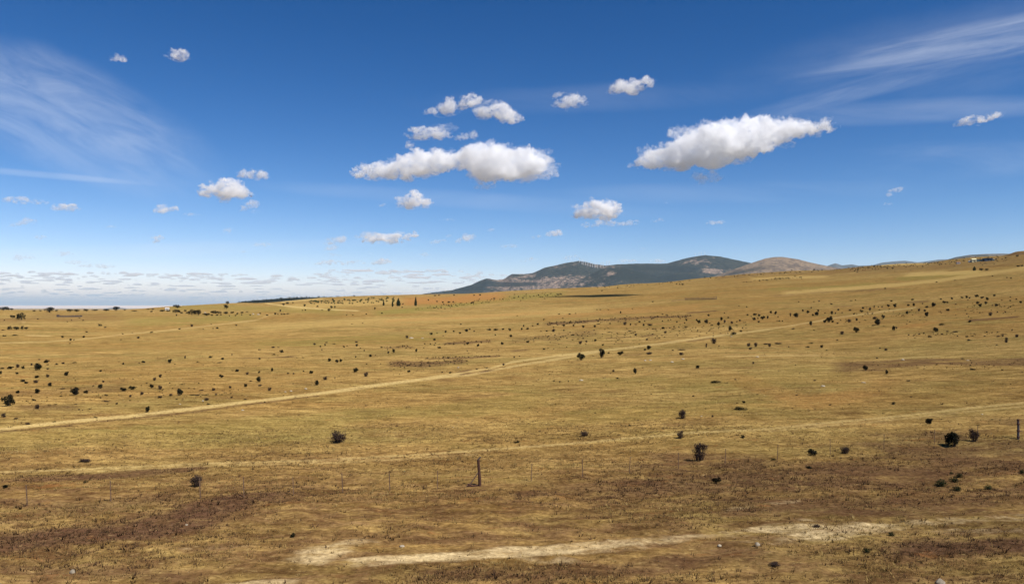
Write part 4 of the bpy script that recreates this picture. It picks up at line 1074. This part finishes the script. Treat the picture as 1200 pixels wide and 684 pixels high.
o = link('far_hill', me, M_FAR, smooth=True); tag(o, 'faint blue hills just showing over the left skyline', 'hill', kind='structure')
# wooded ridge behind the left field
WOOD = [(250, 362), (270, 356), (285, 353.2), (300, 351.8), (320, 350.3), (340, 348.8), (360, 348.4), (375, 348), (395, 347.9), (410, 347.6), (440, 350), (480, 358)]
me, vv, lid = mountain_mesh('wooded_ridge', [(WOOD, 2700, 700, 700)], 240, 490, 1950, 3500, 200, 90, 71, 4)
float_attr(me, 'bare', np.full(len(vv), -.3)); float_attr(me, 'forest_and_shade', np.full(len(vv), .75))
o = link('wooded_ridge', me, M_MTN, smooth=True); tag(o, 'long low wooded ridge behind the orange field', 'hill', kind='structure')
ridge = vv.reshape(90, 200, 3)
V = []; nt_ = 0; rg = np.random.default_rng(91)
for k in range(900):
    j = rg.integers(20, 50); i = rg.integers(30, 175)
    q = ridge[j, i] + np.array([rg.uniform(-3, 3), rg.uniform(-8, 8), 0])
    w = rg.uniform(4, 8); h = rg.uniform(3, 5.5)
    v_, m_ = leaf_cloud(rg, [(0, 0, .5, .45, .45, .42), (.2, .1, .6, .25, .25, .3)], 24, .17)
    V.append(v_ * np.array([w, w, h]) + q); nt_ += m_
me = np_mesh('woods', np.vstack(V), np.arange(nt_ * 4), np.full(nt_, 4))
o = link('woods', me, M_LEAF); tag(o, 'dark far woods covering the low ridge at left', 'woods', kind='stuff')

# ------------------------------------------------------------------ wind turbines on the crest
M_TURB = simple_mat('white turbine steel', (.78, .78, .78), (.82, .82, .82), .1, .5)
mb = MB(); mb.tube((0, 0, -6), (0, 0, 66), 3.3, 2.2, 10); tow = mb.mesh('tower'); tow.materials.append(M_TURB)
mb = MB(); mb.box((0, .5, 67.5), (3.4, 9, 3.8)); mb.tube((0, -4, 67.5), (0, -7, 67.5), 1.8, 1.0, 8); nac = mb.mesh('nacelle'); nac.materials.append(M_TURB)
BL = []
for k in range(3):
    mb = MB(); a = k * 2.0944 + .4
    d = Vector((math.sin(a), 0, math.cos(a))); s = Vector((d.z, 0, -d.x))
    c = Vector((0, -5.8, 67.5))
    for (t0, t1, w0, w1) in ((1, 8, 1.2, 2.6), (8, 32, 2.6, .7)):
        p = [c + d * t0 + s * w0 * .4, c + d * t0 - s * w0 * .6, c + d * t1 - s * w1 * .6, c + d * t1 + s * w1 * .4]
        o_ = Vector((0, .45, 0)); i0 = len(mb.v)
        mb.v += p + [x_ + o_ for x_ in p]
        for f_ in ((0, 1, 2, 3), (7, 6, 5, 4), (0, 4, 5, 1), (1, 5, 6, 2), (2, 6, 7, 3), (3, 7, 4, 0)): mb.f.append(tuple(i0 + x_ for x_ in f_))
    b_ = mb.mesh('blade'); b_.materials.append(M_TURB); BL.append(b_)
grid = MTN_GRID[1]; gus = np.linspace(430, 1010, 420)
def turbine(u, dv, sc, label, group):
    i = int(np.argmin(np.abs(gus - u)))
    col_ = grid[:, i]
    vpx = V0 - F * (col_[:, 2] - EYE) / col_[:, 1]
    k = int(np.argmin(vpx))
    while dv > 0 and k > 2 and vpx[k] < vpx.min() + dv: k -= 1
    p = Vector(col_[k])
    o = link('wind_turbine', None, loc=p); o.scale = (sc, sc, sc); o.rotation_euler = (0, 0, random.uniform(-.5, .5))
    link('tower', tow, None, o); nc_ = link('nacelle', nac, None, o)
    for b_ in BL: link('blade', b_, None, nc_)
    tag(o, label, 'wind turbine', group)
ORDN = ['first', 'second', 'third', 'fourth', 'fifth', 'sixth', 'seventh', 'eighth', 'ninth', 'tenth', 'eleventh', 'twelfth', 'thirteenth']
for k, (u, dv) in enumerate([(678.5, 1.5), (681.4, 3), (683.8, 3.5), (686.4, 3.5), (689.2, 4), (691.6, 4), (694.4, 4), (697.4, 4), (700.4, 4), (704, 3), (707.4, 2), (711, 0), (714, 0)]):
    turbine(u, dv, .95, 'white wind turbine, %s from the left in the row on the dark crest' % ORDN[k], 'wind turbines on the dark crest')
for k, u in enumerate([815.5, 819.5, 822, 826.5]):
    turbine(u, 0, .7, 'faint white wind turbine, %s from the left on the highest rounded summit' % ORDN[k], 'wind turbines on the rounded summit')

# ------------------------------------------------------------------ clouds
def vol_mat(name, dens, g_=0.0, grain=0.0, lo=.42, hi=.60):
    m, nt, out = new_mat(name)
    v = nt.nodes.new('ShaderNodeVolumePrincipled')
    v.inputs['Color'].default_value = (1, 1, 1, 1); v.inputs['Density'].default_value = dens; v.inputs['Anisotropy'].default_value = g_
    if grain:
        g = G(nt); n1 = g.noise(g.mapping(g.pos(), (.8, 1, 1.15)), 1 / grain, 6, .68, .5)
        nt.links.new(g.math('MULTIPLY', g.ramp(n1, lo, hi), dens), v.inputs['Density'])
    nt.links.new(v.outputs[0], out.inputs['Volume']); return m
_VM = {}
def cloud_mat(d, grain=0.0, lo=.42, hi=.60):
    d = float('%.2g' % d); grain = float('%.2g' % grain)
    k = (d, grain, lo, hi)
    if k not in _VM: _VM[k] = vol_mat('cloud vapour', d, 0.0, grain, lo, hi)
    return _VM[k]

def ico(sub):
    import bmesh
    bm = bmesh.new(); bmesh.ops.create_icosphere(bm, subdivisions=sub, radius=1)
    v = np.array([q.co[:] for q in bm.verts]); f = np.array([[w.index for w in q.verts] for q in bm.faces]); bm.free(); return v, f
ICO2 = ico(2); ICO1 = ico(1); ICO3 = ico(3)

def remesh(name, blobs, voxel, disp, seed, rounds=3):
    """blobs: (cx,cy,cz,rx,ry,rz) in metres -> one closed billowing skin"""
    v, f = ICO2
    B = np.array(blobs)
    V = (v[None] * B[:, None, 3:] + B[:, None, :3]).reshape(-1, 3)
    Fs = (f[None] + (np.arange(len(B)) * len(v))[:, None, None]).reshape(-1, 3)
    me = np_mesh(name, V, Fs.ravel(), np.full(len(Fs), 3))
    tmp = bpy.data.objects.new('tmp', me); COL.objects.link(tmp)
    md = tmp.modifiers.new('r', 'REMESH'); md.mode = 'VOXEL'; md.voxel_size = voxel
    dg = bpy.context.evaluated_depsgraph_get(); ev = tmp.evaluated_get(dg)
    out = bpy.data.meshes.new_from_object(ev)
    bpy.data.objects.remove(tmp)
    n = len(out.vertices); co = np.empty(n * 3, np.float32); out.vertices.foreach_get('co', co); co = co.reshape(-1, 3).astype(float)
    no = np.empty(n * 3, np.float32); out.vertex_normals.foreach_get('vector', no); no = no.reshape(-1, 3)
    for (wl, am) in disp:
        k = np.abs(fbm(co[:, 0] / wl, co[:, 1] / wl, co[:, 2] / wl, 3, seed)) * 2.2 - .6
        up = .6 + .4 * sstep(-.6, .3, no[:, 2])
        co = co + no * (am * k * up)[:, None]
    out.vertices.foreach_set('co', co.astype(np.float32).ravel()); out.update()
    out.polygons.foreach_set('use_smooth', np.ones(len(out.polygons), bool))
    out.name = name
    return out

def cloud_outline(top, bot, v_alt, dens, label, seed, depth=1.0, n=90, alt=2500.0):
    rg = np.random.default_rng(seed)
    D = alt * F / (V0 - v_alt); s = D / F
    tu, tv = zip(*top); bu, bv = zip(*bot)
    u0, u1 = max(tu[0], bu[0]), min(tu[-1], bu[-1])
    c = Vector(((.5 * (u0 + u1) - U0) * s, D, EYE + (V0 - v_alt) * s))
    blobs = []
    for i in range(n):
        u = rg.uniform(u0, u1)
        a, b = np.interp(u, tu, tv), np.interp(u, bu, bv)
        a, b = a + .045 * (b - a), b - .045 * (b - a)
        h = max(b - a, 1.2)
        edge = min(u - u0, u1 - u)
        r = min(h * rg.choice([rg.uniform(.10, .22), rg.uniform(.2, .38)], p=[.72, .28]), max(edge * .9, h * .12))
        r = min(r, 10.5)
        v = rg.uniform(a + r, max(b - r * .8, a + r + .01))
        yy = rg.normal(0, .30) * h * s * depth
        if i % 3 == 0: v = a + r; 
        blobs.append(((u - U0) * s - c.x, yy, EYE + (V0 - v) * s - c.z, r * s * 1.25, r * s * 1.2, r * s * .95))
    span = (u1 - u0)
    vox = max(span / 210, .30) * s
    hmean = np.mean([np.interp(u, bu, bv) - np.interp(u, tu, tv) for u in np.linspace(u0, u1, 20)])
    me = remesh('cloud', blobs, vox, [(hmean * s * .6, hmean * s * .17), (hmean * s * .2, hmean * s * .11), (hmean * s * .08, hmean * s * .06), (hmean * s * .035, hmean * s * .03)], seed)
    o = link('cloud', me, cloud_mat(dens * (2.0 if dens > .1 else 2.6) / s, (12.0 if hmean > 20 else 7.5) * s, (.43 if dens > .1 else .36), (.63 if dens > .1 else .68)) if hmean > 7 else cloud_mat(dens * 1.2 / s), loc=c)
    fr = []
    for (a_, b_, c_, rx, ry, rz) in blobs:
        if rg.random() < .55:
            k_ = rg.uniform(.5, 1.15)
            fr.append((a_ + rg.normal(0, .8) * rx, b_ + rg.normal(0, .5) * ry, c_ + rg.normal(0, .6) * rz, rx * k_ * 1.6, ry * k_, rz * k_ * .8))
    fm = remesh('fringe', fr, vox * 1.15, [(hmean * s * .4, hmean * s * .12), (hmean * s * .13, hmean * s * .10), (hmean * s * .05, hmean * s * .05)], seed + 500)
    link('fringe', fm, cloud_mat(dens * 1.2 / s, (9.0 if hmean > 20 else 6.0) * s, .44, .74) if hmean > 7 else cloud_mat(dens * .3 / s), o)
    tag(o, label, 'cloud', 'white cumulus clouds')
    return o
def cloud_small(u, v, w, h, dens, label, seed, tilt=0.0, dome=.3):
    k = np.linspace(-1, 1, 9); t = math.tan(math.radians(tilt))
    rg = np.random.default_rng(seed)
    j1 = 1 + .35 * rg.uniform(-1, 1, 9); j2 = 1 + .35 * rg.uniform(-1, 1, 9)
    e = np.sqrt(np.clip(1 - k ** 2, 0, 1))
    top = [(u + a * w / 2, v - a * w / 2 * t - h / 2 * b * (1 + dome) * j) for a, b, j in zip(k, e, j1)]
    bot = [(u + a * w / 2, v - a * w / 2 * t + h / 2 * b * (1 - dome) * j) for a, b, j in zip(k, e, j2)]
    return cloud_outline(top, bot, v, dens, label, seed, n=int(30 + w * 1.5), depth=1.0)

cloud_outline([(739, 193), (750, 185), (764, 172), (778, 170), (793, 163), (804, 155), (815, 151.5), (832, 147), (847, 143.6), (862, 144), (870, 139), (887, 137), (905, 140), (917, 139), (930, 140), (944, 139), (955, 142), (964, 140), (985, 147)],
              [(739, 196), (752, 198), (780, 199), (809, 199.5), (838, 201), (865, 191), (892, 184), (921, 168), (955, 159), (975, 156), (985, 152)], 180, .13, 'largest white cloud, long and rising to the right', 1, n=900)
cloud_outline([(410, 203), (420, 195), (443, 189), (463, 189), (476, 181), (490, 174), (501, 178), (512, 174), (526, 179), (539, 176.5), (557, 167.5), (580, 172), (605, 170), (620, 173), (634, 183), (639, 195), (650, 205)],
              [(410, 206), (416, 212), (445, 211), (479, 212.5), (508, 206), (530, 201), (548, 200), (560, 209), (571, 217), (602, 215), (625, 210), (650, 208)], 196, .12, 'long ragged white cloud in the middle of the sky', 2, n=850)
for i, (u, v, w, h, d, t, lab) in enumerate([
    (508, 131, 28, 11, .07, 8, 'small wispy cloud at the left end of the upper middle group'), (524, 128, 24, 18, .08, 20, 'ragged cloud left of the double puff in the upper middle group'),
    (549, 123, 30, 17, .11, 15, 'small puff on top of the upper middle group'), (583, 137, 64, 26, .12, -8, 'broad greyish white cloud at the right of the upper middle group'),
    (503, 159.5, 62, 18, .08, -3, 'dull thin cloud just above the long ragged one'), (546, 161.5, 32, 11, .07, 4, 'small dull tail right of the thin cloud above the long one'), (480, 171, 12, 10, .05, 0, 'tiny dull wisp above the left half of the long cloud'),
    (485, 238, 48, 20, .15, 0, 'small white cloud alone below the long ragged cloud'), (447, 241, 12, 5, .05, 5, 'tiny pinkish wisp left of the small cloud below the long one'),
    (740, 103, 56, 22, .09, 6, 'ragged greyish cloud high above the largest one'), (668, 122, 46, 17, .07, 5, 'thin cloud left of the ragged high one'), (655, 112, 22, 7, .06, 18, 'slim wisp on top of the thin high cloud'),
    (263, 227.5, 65, 25, .19, -2, 'bright dome shaped cloud at left'), (297, 207.5, 44, 14, .08, 0, 'greyish flat cloud above the bright dome'), (292, 243, 27, 11, .05, 18, 'faint slanted wisp right under the bright dome'),
    (195, 247, 33, 11, .09, 3, 'small flat white cloud left of the bright dome'), (224, 252, 26, 4.5, .04, 0, 'faint thin streak right of the small flat cloud'),
    (78, 245, 40, 11, .09, -2, 'small white cloud near the left edge'), (28, 237, 66, 10, .045, -4, 'grey veil cloud at the left picture edge'), (27, 262, 36, 10, .045, 12, 'grey slanted cloud low at the left edge'),
    (184, 282, 22, 9, .09, 12, 'small bright tilted cloud over the left skyline'), (130, 266, 13, 4, .04, 0, 'tiny grey wisp left of the small tilted cloud'), (48, 279, 18, 6, .05, 0, 'tiny grey cloud low at left'),
    (73, 299, 28, 8, .05, 6, 'dull flat cloud over the cloud bank at left'), (27, 303, 32, 8, .05, 2, 'dull layered cloud over the cloud bank at the left edge'), (307, 287.5, 28, 5.5, .05, 2, 'thin grey streak cloud between dome and middle'),
    (267, 271, 13, 8, .035, 10, 'very faint wisp below the bright dome'), (285, 295, 8, 4, .04, 0, 'tiny faint wisp above the cloud bank'), (264, 294, 8, 3, .04, 0, 'tiny faint wisp left of another above the cloud bank'),
    (700, 251.5, 60, 27, .19, 0, 'bright dome cloud low over the mountain'), (708, 264, 62, 10, .06, 2, 'flat grey base below the bright dome cloud over the mountain'), (738, 262, 28, 8, .04, 3, 'thin tail right of the dome cloud over the mountain'),
    (771, 259.5, 20, 6, .045, 0, 'small faint cloud right of the dome cloud over the mountain'), (649, 275, 23, 9, .1, 5, 'small bright cloud low left of the dome cloud'), (628, 278, 16, 5, .04, 8, 'faint wisp touching the small bright low cloud'),
    (597, 289, 26, 5.5, .07, 0, 'thin low cloud above the mountain slope'), (838, 261.5, 28, 6, .06, 5, 'small streak cloud low over the rounded summit'), (754, 291.5, 10, 3, .04, 0, 'tiny speck of cloud close above the dark mountain'), (781, 238, 6, 2.4, .03, 5, 'speck of cloud below the largest cloud'),
    (458, 281, 74, 17, .2, 3, 'long bright low cloud over the middle of the bank'), (430, 277.5, 36, 9, .06, 3, 'grey cloud behind the left end of the long low cloud'), (394, 284, 30, 10, .05, 12, 'grey cloud left of the long low one, upper part'), (389, 292, 20, 7, .07, 4, 'small whitish cloud left of the long low one, lower part'),
    (513, 284, 24, 7, .05, 10, 'dull slanted cloud right of the long low one'), (546, 281, 28, 11, .06, 12, 'dull ragged cloud second to the right of the long low one'), (526, 277, 10, 4, .04, 5, 'tiny wisp between two dull low clouds'), (525, 258, 24, 4, .03, 0, 'faint streak below the small lone cloud'), (575, 270, 12, 5, .035, 15, 'tiny grey wisp left of the low bright cloud'),
    (498, 299, 20, 5, .05, 2, 'small grey cloud just above the bank, right of the long low one'), (434, 298, 12, 3, .04, 0, 'thin grey streak under the long low cloud'), (391, 300, 28, 5, .05, 0, 'grey streak cloud resting on the bank'),
    (400, 309, 70, 8, .10, 1, 'white ridge of cloud on top of the bank'), (447, 308, 28, 9, .12, 4, 'white puff on top of the bank in the middle'), (350, 308, 18, 3, .05, 0, 'thin grey streak left of the white ridge on the bank'), (90, 308, 34, 6, .06, 2, 'dull cloud on top of the bank at left'), (110, 313, 60, 6, .07, 1, 'wide dull cloud lying on the bank at left'),
    (1146, 142.5, 64, 13, .10, 11, 'slim white cloud tilted up at the upper right'), (1050, 223.5, 21, 7, .07, 5, 'small pinkish cloud low at right'), (1042, 229, 8, 5, .06, 10, 'speck beside the small pinkish cloud'), (1041, 239.5, 13, 4.5, .06, 4, 'tiny cloud below the small pinkish one'),
    (139, 70.5, 22, 11, .07, -10, 'left small cloud of the two at the upper left'), (210, 66.5, 24, 15, .09, 12, 'right small cloud of the two at the upper left'), (620, 305, 26, 5, .06, 8, 'white cloud edge peeping over the left mountain shoulder'), (668, 303, 22, 7, .08, 10, 'white cloud peeping over the wind farm crest'), (735, 306.5, 30, 5, .1, 0, 'white cloud strip behind the long mountain saddle'), (770, 306.5, 26, 5, .08, 0, 'white cloud strip left of the rounded summit'),
    ]):
    cloud_small(u, v, w, h, d, lab, 20 + i, t)
# the small cloud overhead (out of the frame) whose shadow lies on the far field
P = ground_at(698, 346.3)
c = P + SUN_DIR * (1500 / SUN_DIR.z)
rg = np.random.default_rng(5)
bl = [(q_, -2.2 * q_ + rg.uniform(-18, 18), rg.uniform(-8, 8), rg.uniform(8, 12), rg.uniform(40, 60) * (1 - q_ / 50), rg.uniform(7, 11)) for q_ in np.linspace(-26, 30, 26)]
SHC = (c, bl)
o = link('cloud', remesh('cloud', bl, 3, [(16, 3)], 9), cloud_mat(.14), loc=c); tag(o, 'small cloud overhead whose shadow darkens the far field', 'cloud', 'white cumulus clouds')

# the far bank of low clouds over the horizon
def cloud_bank():
    rg = np.random.default_rng(11); v0, f0 = ICO2
    V = []; Fa = []; off = 0; pts = []
    tries = 0
    while len(pts) < 460 and tries < 60000:
        tries += 1
        v = rg.uniform(317, 352) if rg.random() < .4 else 315 + abs(rg.normal(0, 9))
        u = rg.uniform(-150, 640) if rg.random() < .9 else rg.uniform(640, 820)
        edge = np.interp(u, [-150, 0, 120, 330, 400, 520, 640, 820], [315, 318, 319.5, 322, 316, 317, 322, 345])
        if v < edge: continue
        if u > 640 and v > 310 and rg.random() < .5: continue
        alt = 1660.0; D = alt * F / (V0 - v); s = D / F
        w = float(np.clip(rg.lognormal(2.1, .6), 3, 40)) * s; h = rg.uniform(2.6, 6.0) * s * rg.uniform(.7, 1.2) * np.interp(v, [316, 330, 352], [1.0, .8, .5]); dp = w * rg.uniform(.35, .7); w *= 1.35
        p = ((u - U0) * s, D)
        if any(abs(p[0] - q[0]) < (w + q[2]) * .56 and abs(p[1] - q[1]) < (dp + q[3]) * .56 for q in pts): continue
        pts.append((p[0], p[1], w, dp))
        d = 1 + .45 * fbm(v0[:, 0] * 1.6 + len(pts), v0[:, 1] * 1.6, v0[:, 2] * 1.6, 3, 13)
        q = v0 * d[:, None] * np.array([w / 2, dp / 2, h / 2])
        q[:, 2] = np.where(q[:, 2] < 0, q[:, 2] * .35, q[:, 2])
        V.append(q + np.array([p[0], p[1], alt + EYE])); Fa.append(f0 + off); off += len(v0)
    me = np_mesh('cloud_bank', np.vstack(V), np.vstack(Fa).ravel(), np.full(sum(len(f) for f in Fa), 3))
    o = link('clouds', me, cloud_mat(.007), smooth=True); tag(o, 'low bank of countless small pale clouds along the horizon', 'clouds', kind='stuff')
cloud_bank()
def cloud_layer():
    n = 90; top = []; bot = []
    for i in range(n):
        t = i / (n - 1); u = -420 + t * 1000
        D = 35500 + 7000 * float(fbm(np.array([i * .21]), np.array([.3]), octv=4, seed=81)[0]) + 20000 * max(0, t - .86) / .14
        if t < .45: D -= 1200
        top.append(((u - U0) / F * D, D))
    far = [((u - U0) / F * 420000, 420000) for u in np.linspace(640, -420, 30)]
    ring = top + far; m_ = len(ring); mb = MB()
    rgz = np.random.default_rng(3)
    for up in (0, 1):
        for (x, y) in ring: mb.v.append(Vector((x, y, 1480.0 + up * (12.0 if y < 100000 else 300.0))))
    mb.f.append(tuple(range(m_))[::-1])
    nt_ = len(top)
    for i in range(nt_ - 1):
        ta, tb = m_ + i, m_ + i + 1
        fa = m_ + nt_ + (len(far) - 1) - int(i * len(far) / nt_); fb = m_ + nt_ + (len(far) - 1) - int((i + 1) * len(far) / nt_)
        fa = min(max(fa, m_ + nt_), m_ + m_ - 1); fb = min(max(fb, m_ + nt_), m_ + m_ - 1)
        mb.f.append((ta, tb, fb, fa) if fa != fb else (ta, tb, fa))
    for i in range(m_):
        k = (i + 1) % m_; mb.f.append((i, k, m_ + k, m_ + i))
    o = link('clouds', mb.mesh('cloud_layer'), cloud_mat(1.6e-4)); tag(o, 'thin pale layer of far cloud lying along the horizon at left', 'clouds', kind='stuff')
cloud_layer()

# ------------------------------------------------------------------ haze
mb = MB(); mb.box((0, 0, 0), (1, 1, 1)); me = mb.mesh('haze')
HZ_TOP, HZ_BOT, HZ_R = 1420.0, -22.0, 100000.0
o = link('haze', me, vol_mat('summer haze', 1.6e-5)); o.scale = (HZ_R * 2, HZ_R * 2, HZ_TOP - HZ_BOT); o.location = (0, 0, (HZ_TOP + HZ_BOT) / 2)
tag(o, 'thin summer haze over the plain', 'haze', kind='stuff')
hm = o.active_material.node_tree.nodes
for n_ in hm:
    if n_.type == 'PRINCIPLED_VOLUME': n_.inputs['Color'].default_value = (.60, .82, 1, 1)

# ------------------------------------------------------------------ sky, sun, camera
w = bpy.data.worlds.new('World'); SC.world = w; w.use_nodes = True
nt = w.node_tree; nt.nodes.clear(); g = G(nt)
out = nt.nodes.new('ShaderNodeOutputWorld'); bg = nt.nodes.new('ShaderNodeBackground')
sky = nt.nodes.new('ShaderNodeTexSky'); sky.sky_type = 'NISHITA'; sky.sun_disc = False
sky.sun_elevation = SUN_EL; sky.sun_rotation = math.atan2(SUN_AZ.x, SUN_AZ.y)
sky.altitude = 900; sky.air_density = .75; sky.dust_density = .0; sky.ozone_density = 2.0
hs = nt.nodes.new('ShaderNodeHueSaturation'); hs.inputs['Saturation'].default_value = 1.14; hs.inputs['Value'].default_value = .42
sc_ = nt.nodes.new('ShaderNodeSeparateColor'); cc_ = nt.nodes.new('ShaderNodeCombineColor')
nt.links.new(sky.outputs[0], sc_.inputs[0])
for i_, (p_, k_) in enumerate(((1.80, .80), (1.50, .99), (1.33, 1.30))):
    g.put(cc_.inputs[i_], g.math('MULTIPLY', g.math('POWER', sc_.outputs[i_], p_), k_))
nt.links.new(cc_.outputs[0], hs.inputs['Color'])
# cirrus veils, by direction
tc = nt.nodes.new('ShaderNodeTexCoord').outputs['Generated']
sep = nt.nodes.new('ShaderNodeSeparateXYZ'); nt.links.new(tc, sep.inputs[0])
yy = g.math('MAXIMUM', sep.outputs[1], .05)
su = g.math('DIVIDE', sep.outputs[0], yy); sv = g.math('DIVIDE', sep.outputs[2], yy)
def cirrus(u, v, lu, lv, ang, strength, nscale, stretch, lo, hi, seed):
    """one veil: centre (photo px), half sizes, slope angle (deg, up to the right)"""
    a = math.radians(ang)
    du = g.math('SUBTRACT', su, (u - U0) / F); dv = g.math('SUBTRACT', sv, (V0 - v) / F)
    p = g.math('ADD', g.math('MULTIPLY', du, math.cos(a)), g.math('MULTIPLY', dv, math.sin(a)))
    q = g.math('SUBTRACT', g.math('MULTIPLY', dv, math.cos(a)), g.math('MULTIPLY', du, math.sin(a)))
    cb = nt.nodes.new('ShaderNodeCombineXYZ'); g.put(cb.inputs[0], g.math('DIVIDE', p, stretch)); g.put(cb.inputs[1], q); cb.inputs[2].default_value = seed
    n1 = g.noise(cb.outputs[0], nscale, 8, .62, .6)
    cb2 = nt.nodes.new('ShaderNodeCombineXYZ'); g.put(cb2.inputs[0], p); g.put(cb2.inputs[1], q); cb2.inputs[2].default_value = seed + 3
    n2 = g.noise(cb2.outputs[0], 6, 5, .6)
    e = g.math('ADD', g.math('POWER', g.math('ABSOLUTE', g.math('DIVIDE', p, lu / F)), 2.0), g.math('POWER', g.math('ABSOLUTE', g.math('DIVIDE', q, lv / F)), 2.0))
    e = g.math('ADD', e, g.math('MULTIPLY', g.math('SUBTRACT', n2, .5), 1.3))
    m = g.ramp(e, -.1, 1.6, 1.0, 0.0)
    return g.math('MULTIPLY', g.math('MULTIPLY', m, g.ramp(n1, lo, hi)), strength)
veils = [cirrus(72, 138, 172, 60, -24, .36, 30, 4.0, .15, .85, 1.0), cirrus(40, 204, 130, 4, -5, .18, 10, 4, .2, .6, 2.0), cirrus(1170, 34, 190, 13, 11, .28, 46, 11.0, .30, .80, 4.0), cirrus(1150, 58, 200, 13, 9, .28, 46, 12.0, .30, .80, 5.0), cirrus(1040, 96, 200, 12, 15, .20, 40, 10, .3, .8, 9.0), cirrus(1120, 60, 260, 50, 10, .10, 10, 5, .3, .7, 25.0),
         cirrus(1080, 130, 190, 14, 3, .16, 16, 5, .3, .7, 11.0), cirrus(1100, 190, 150, 22, 3, .14, 14, 5, .35, .7, 13.0), cirrus(700, 115, 200, 16, 2, .07, 12, 5, .3, .7, 15.0), cirrus(560, 235, 240, 10, -4, .12, 12, 6, .3, .7, 17.0), cirrus(120, 295, 330, 8, 2, .22, 8, 6, .25, .7, 19.0), cirrus(860, 225, 240, 12, 1, .10, 10, 6, .3, .7, 21.0)]
tot = veils[0]
for q in veils[1:]: tot = g.math('ADD', tot, q)
tot = g.math('MULTIPLY', tot, g.ramp(sep.outputs[1], .3, .6))
SKY_STR = .10
col = g.mix(g.math('MINIMUM', tot, .8), hs.outputs[0], (7.6, 8.0, 8.8))
nt.links.new(col, bg.inputs[0]); bg.inputs[1].default_value = SKY_STR
nt.links.new(bg.outputs[0], out.inputs[0])

sl = bpy.data.lights.new('sun', 'SUN'); sl.energy = 5.0; sl.angle = math.radians(.53); sl.color = (1, .95, .88)
so = bpy.data.objects.new('sun', sl); COL.objects.link(so); so.rotation_euler = SUN_DIR.to_track_quat('Z', 'Y').to_euler(); so.location = (0, 0, 60)

cam = bpy.data.cameras.new('camera'); cam.sensor_width = 36; cam.lens = 36 * F / 1200; cam.shift_y = (V0 - 342) / 1200
cam.clip_start = .5; cam.clip_end = 900000
co = bpy.data.objects.new('camera', cam); COL.objects.link(co); co.location = (0, 0, EYE); co.rotation_euler = (math.pi / 2, 0, 0)
SC.camera = co

SC.render.engine = 'CYCLES'
cy = SC.cycles
cy.max_bounces = 44; cy.diffuse_bounces = 2; cy.glossy_bounces = 1; cy.transmission_bounces = 4; cy.volume_bounces = 40; cy.transparent_max_bounces = 8
cy.use_denoising = True
cy.volume_step_rate = .15; cy.volume_max_steps = 256
SC.view_settings.view_transform = 'Standard'; SC.view_settings.look = 'None'; SC.view_settings.gamma = 1.0; SC.view_settings.exposure = 0.28
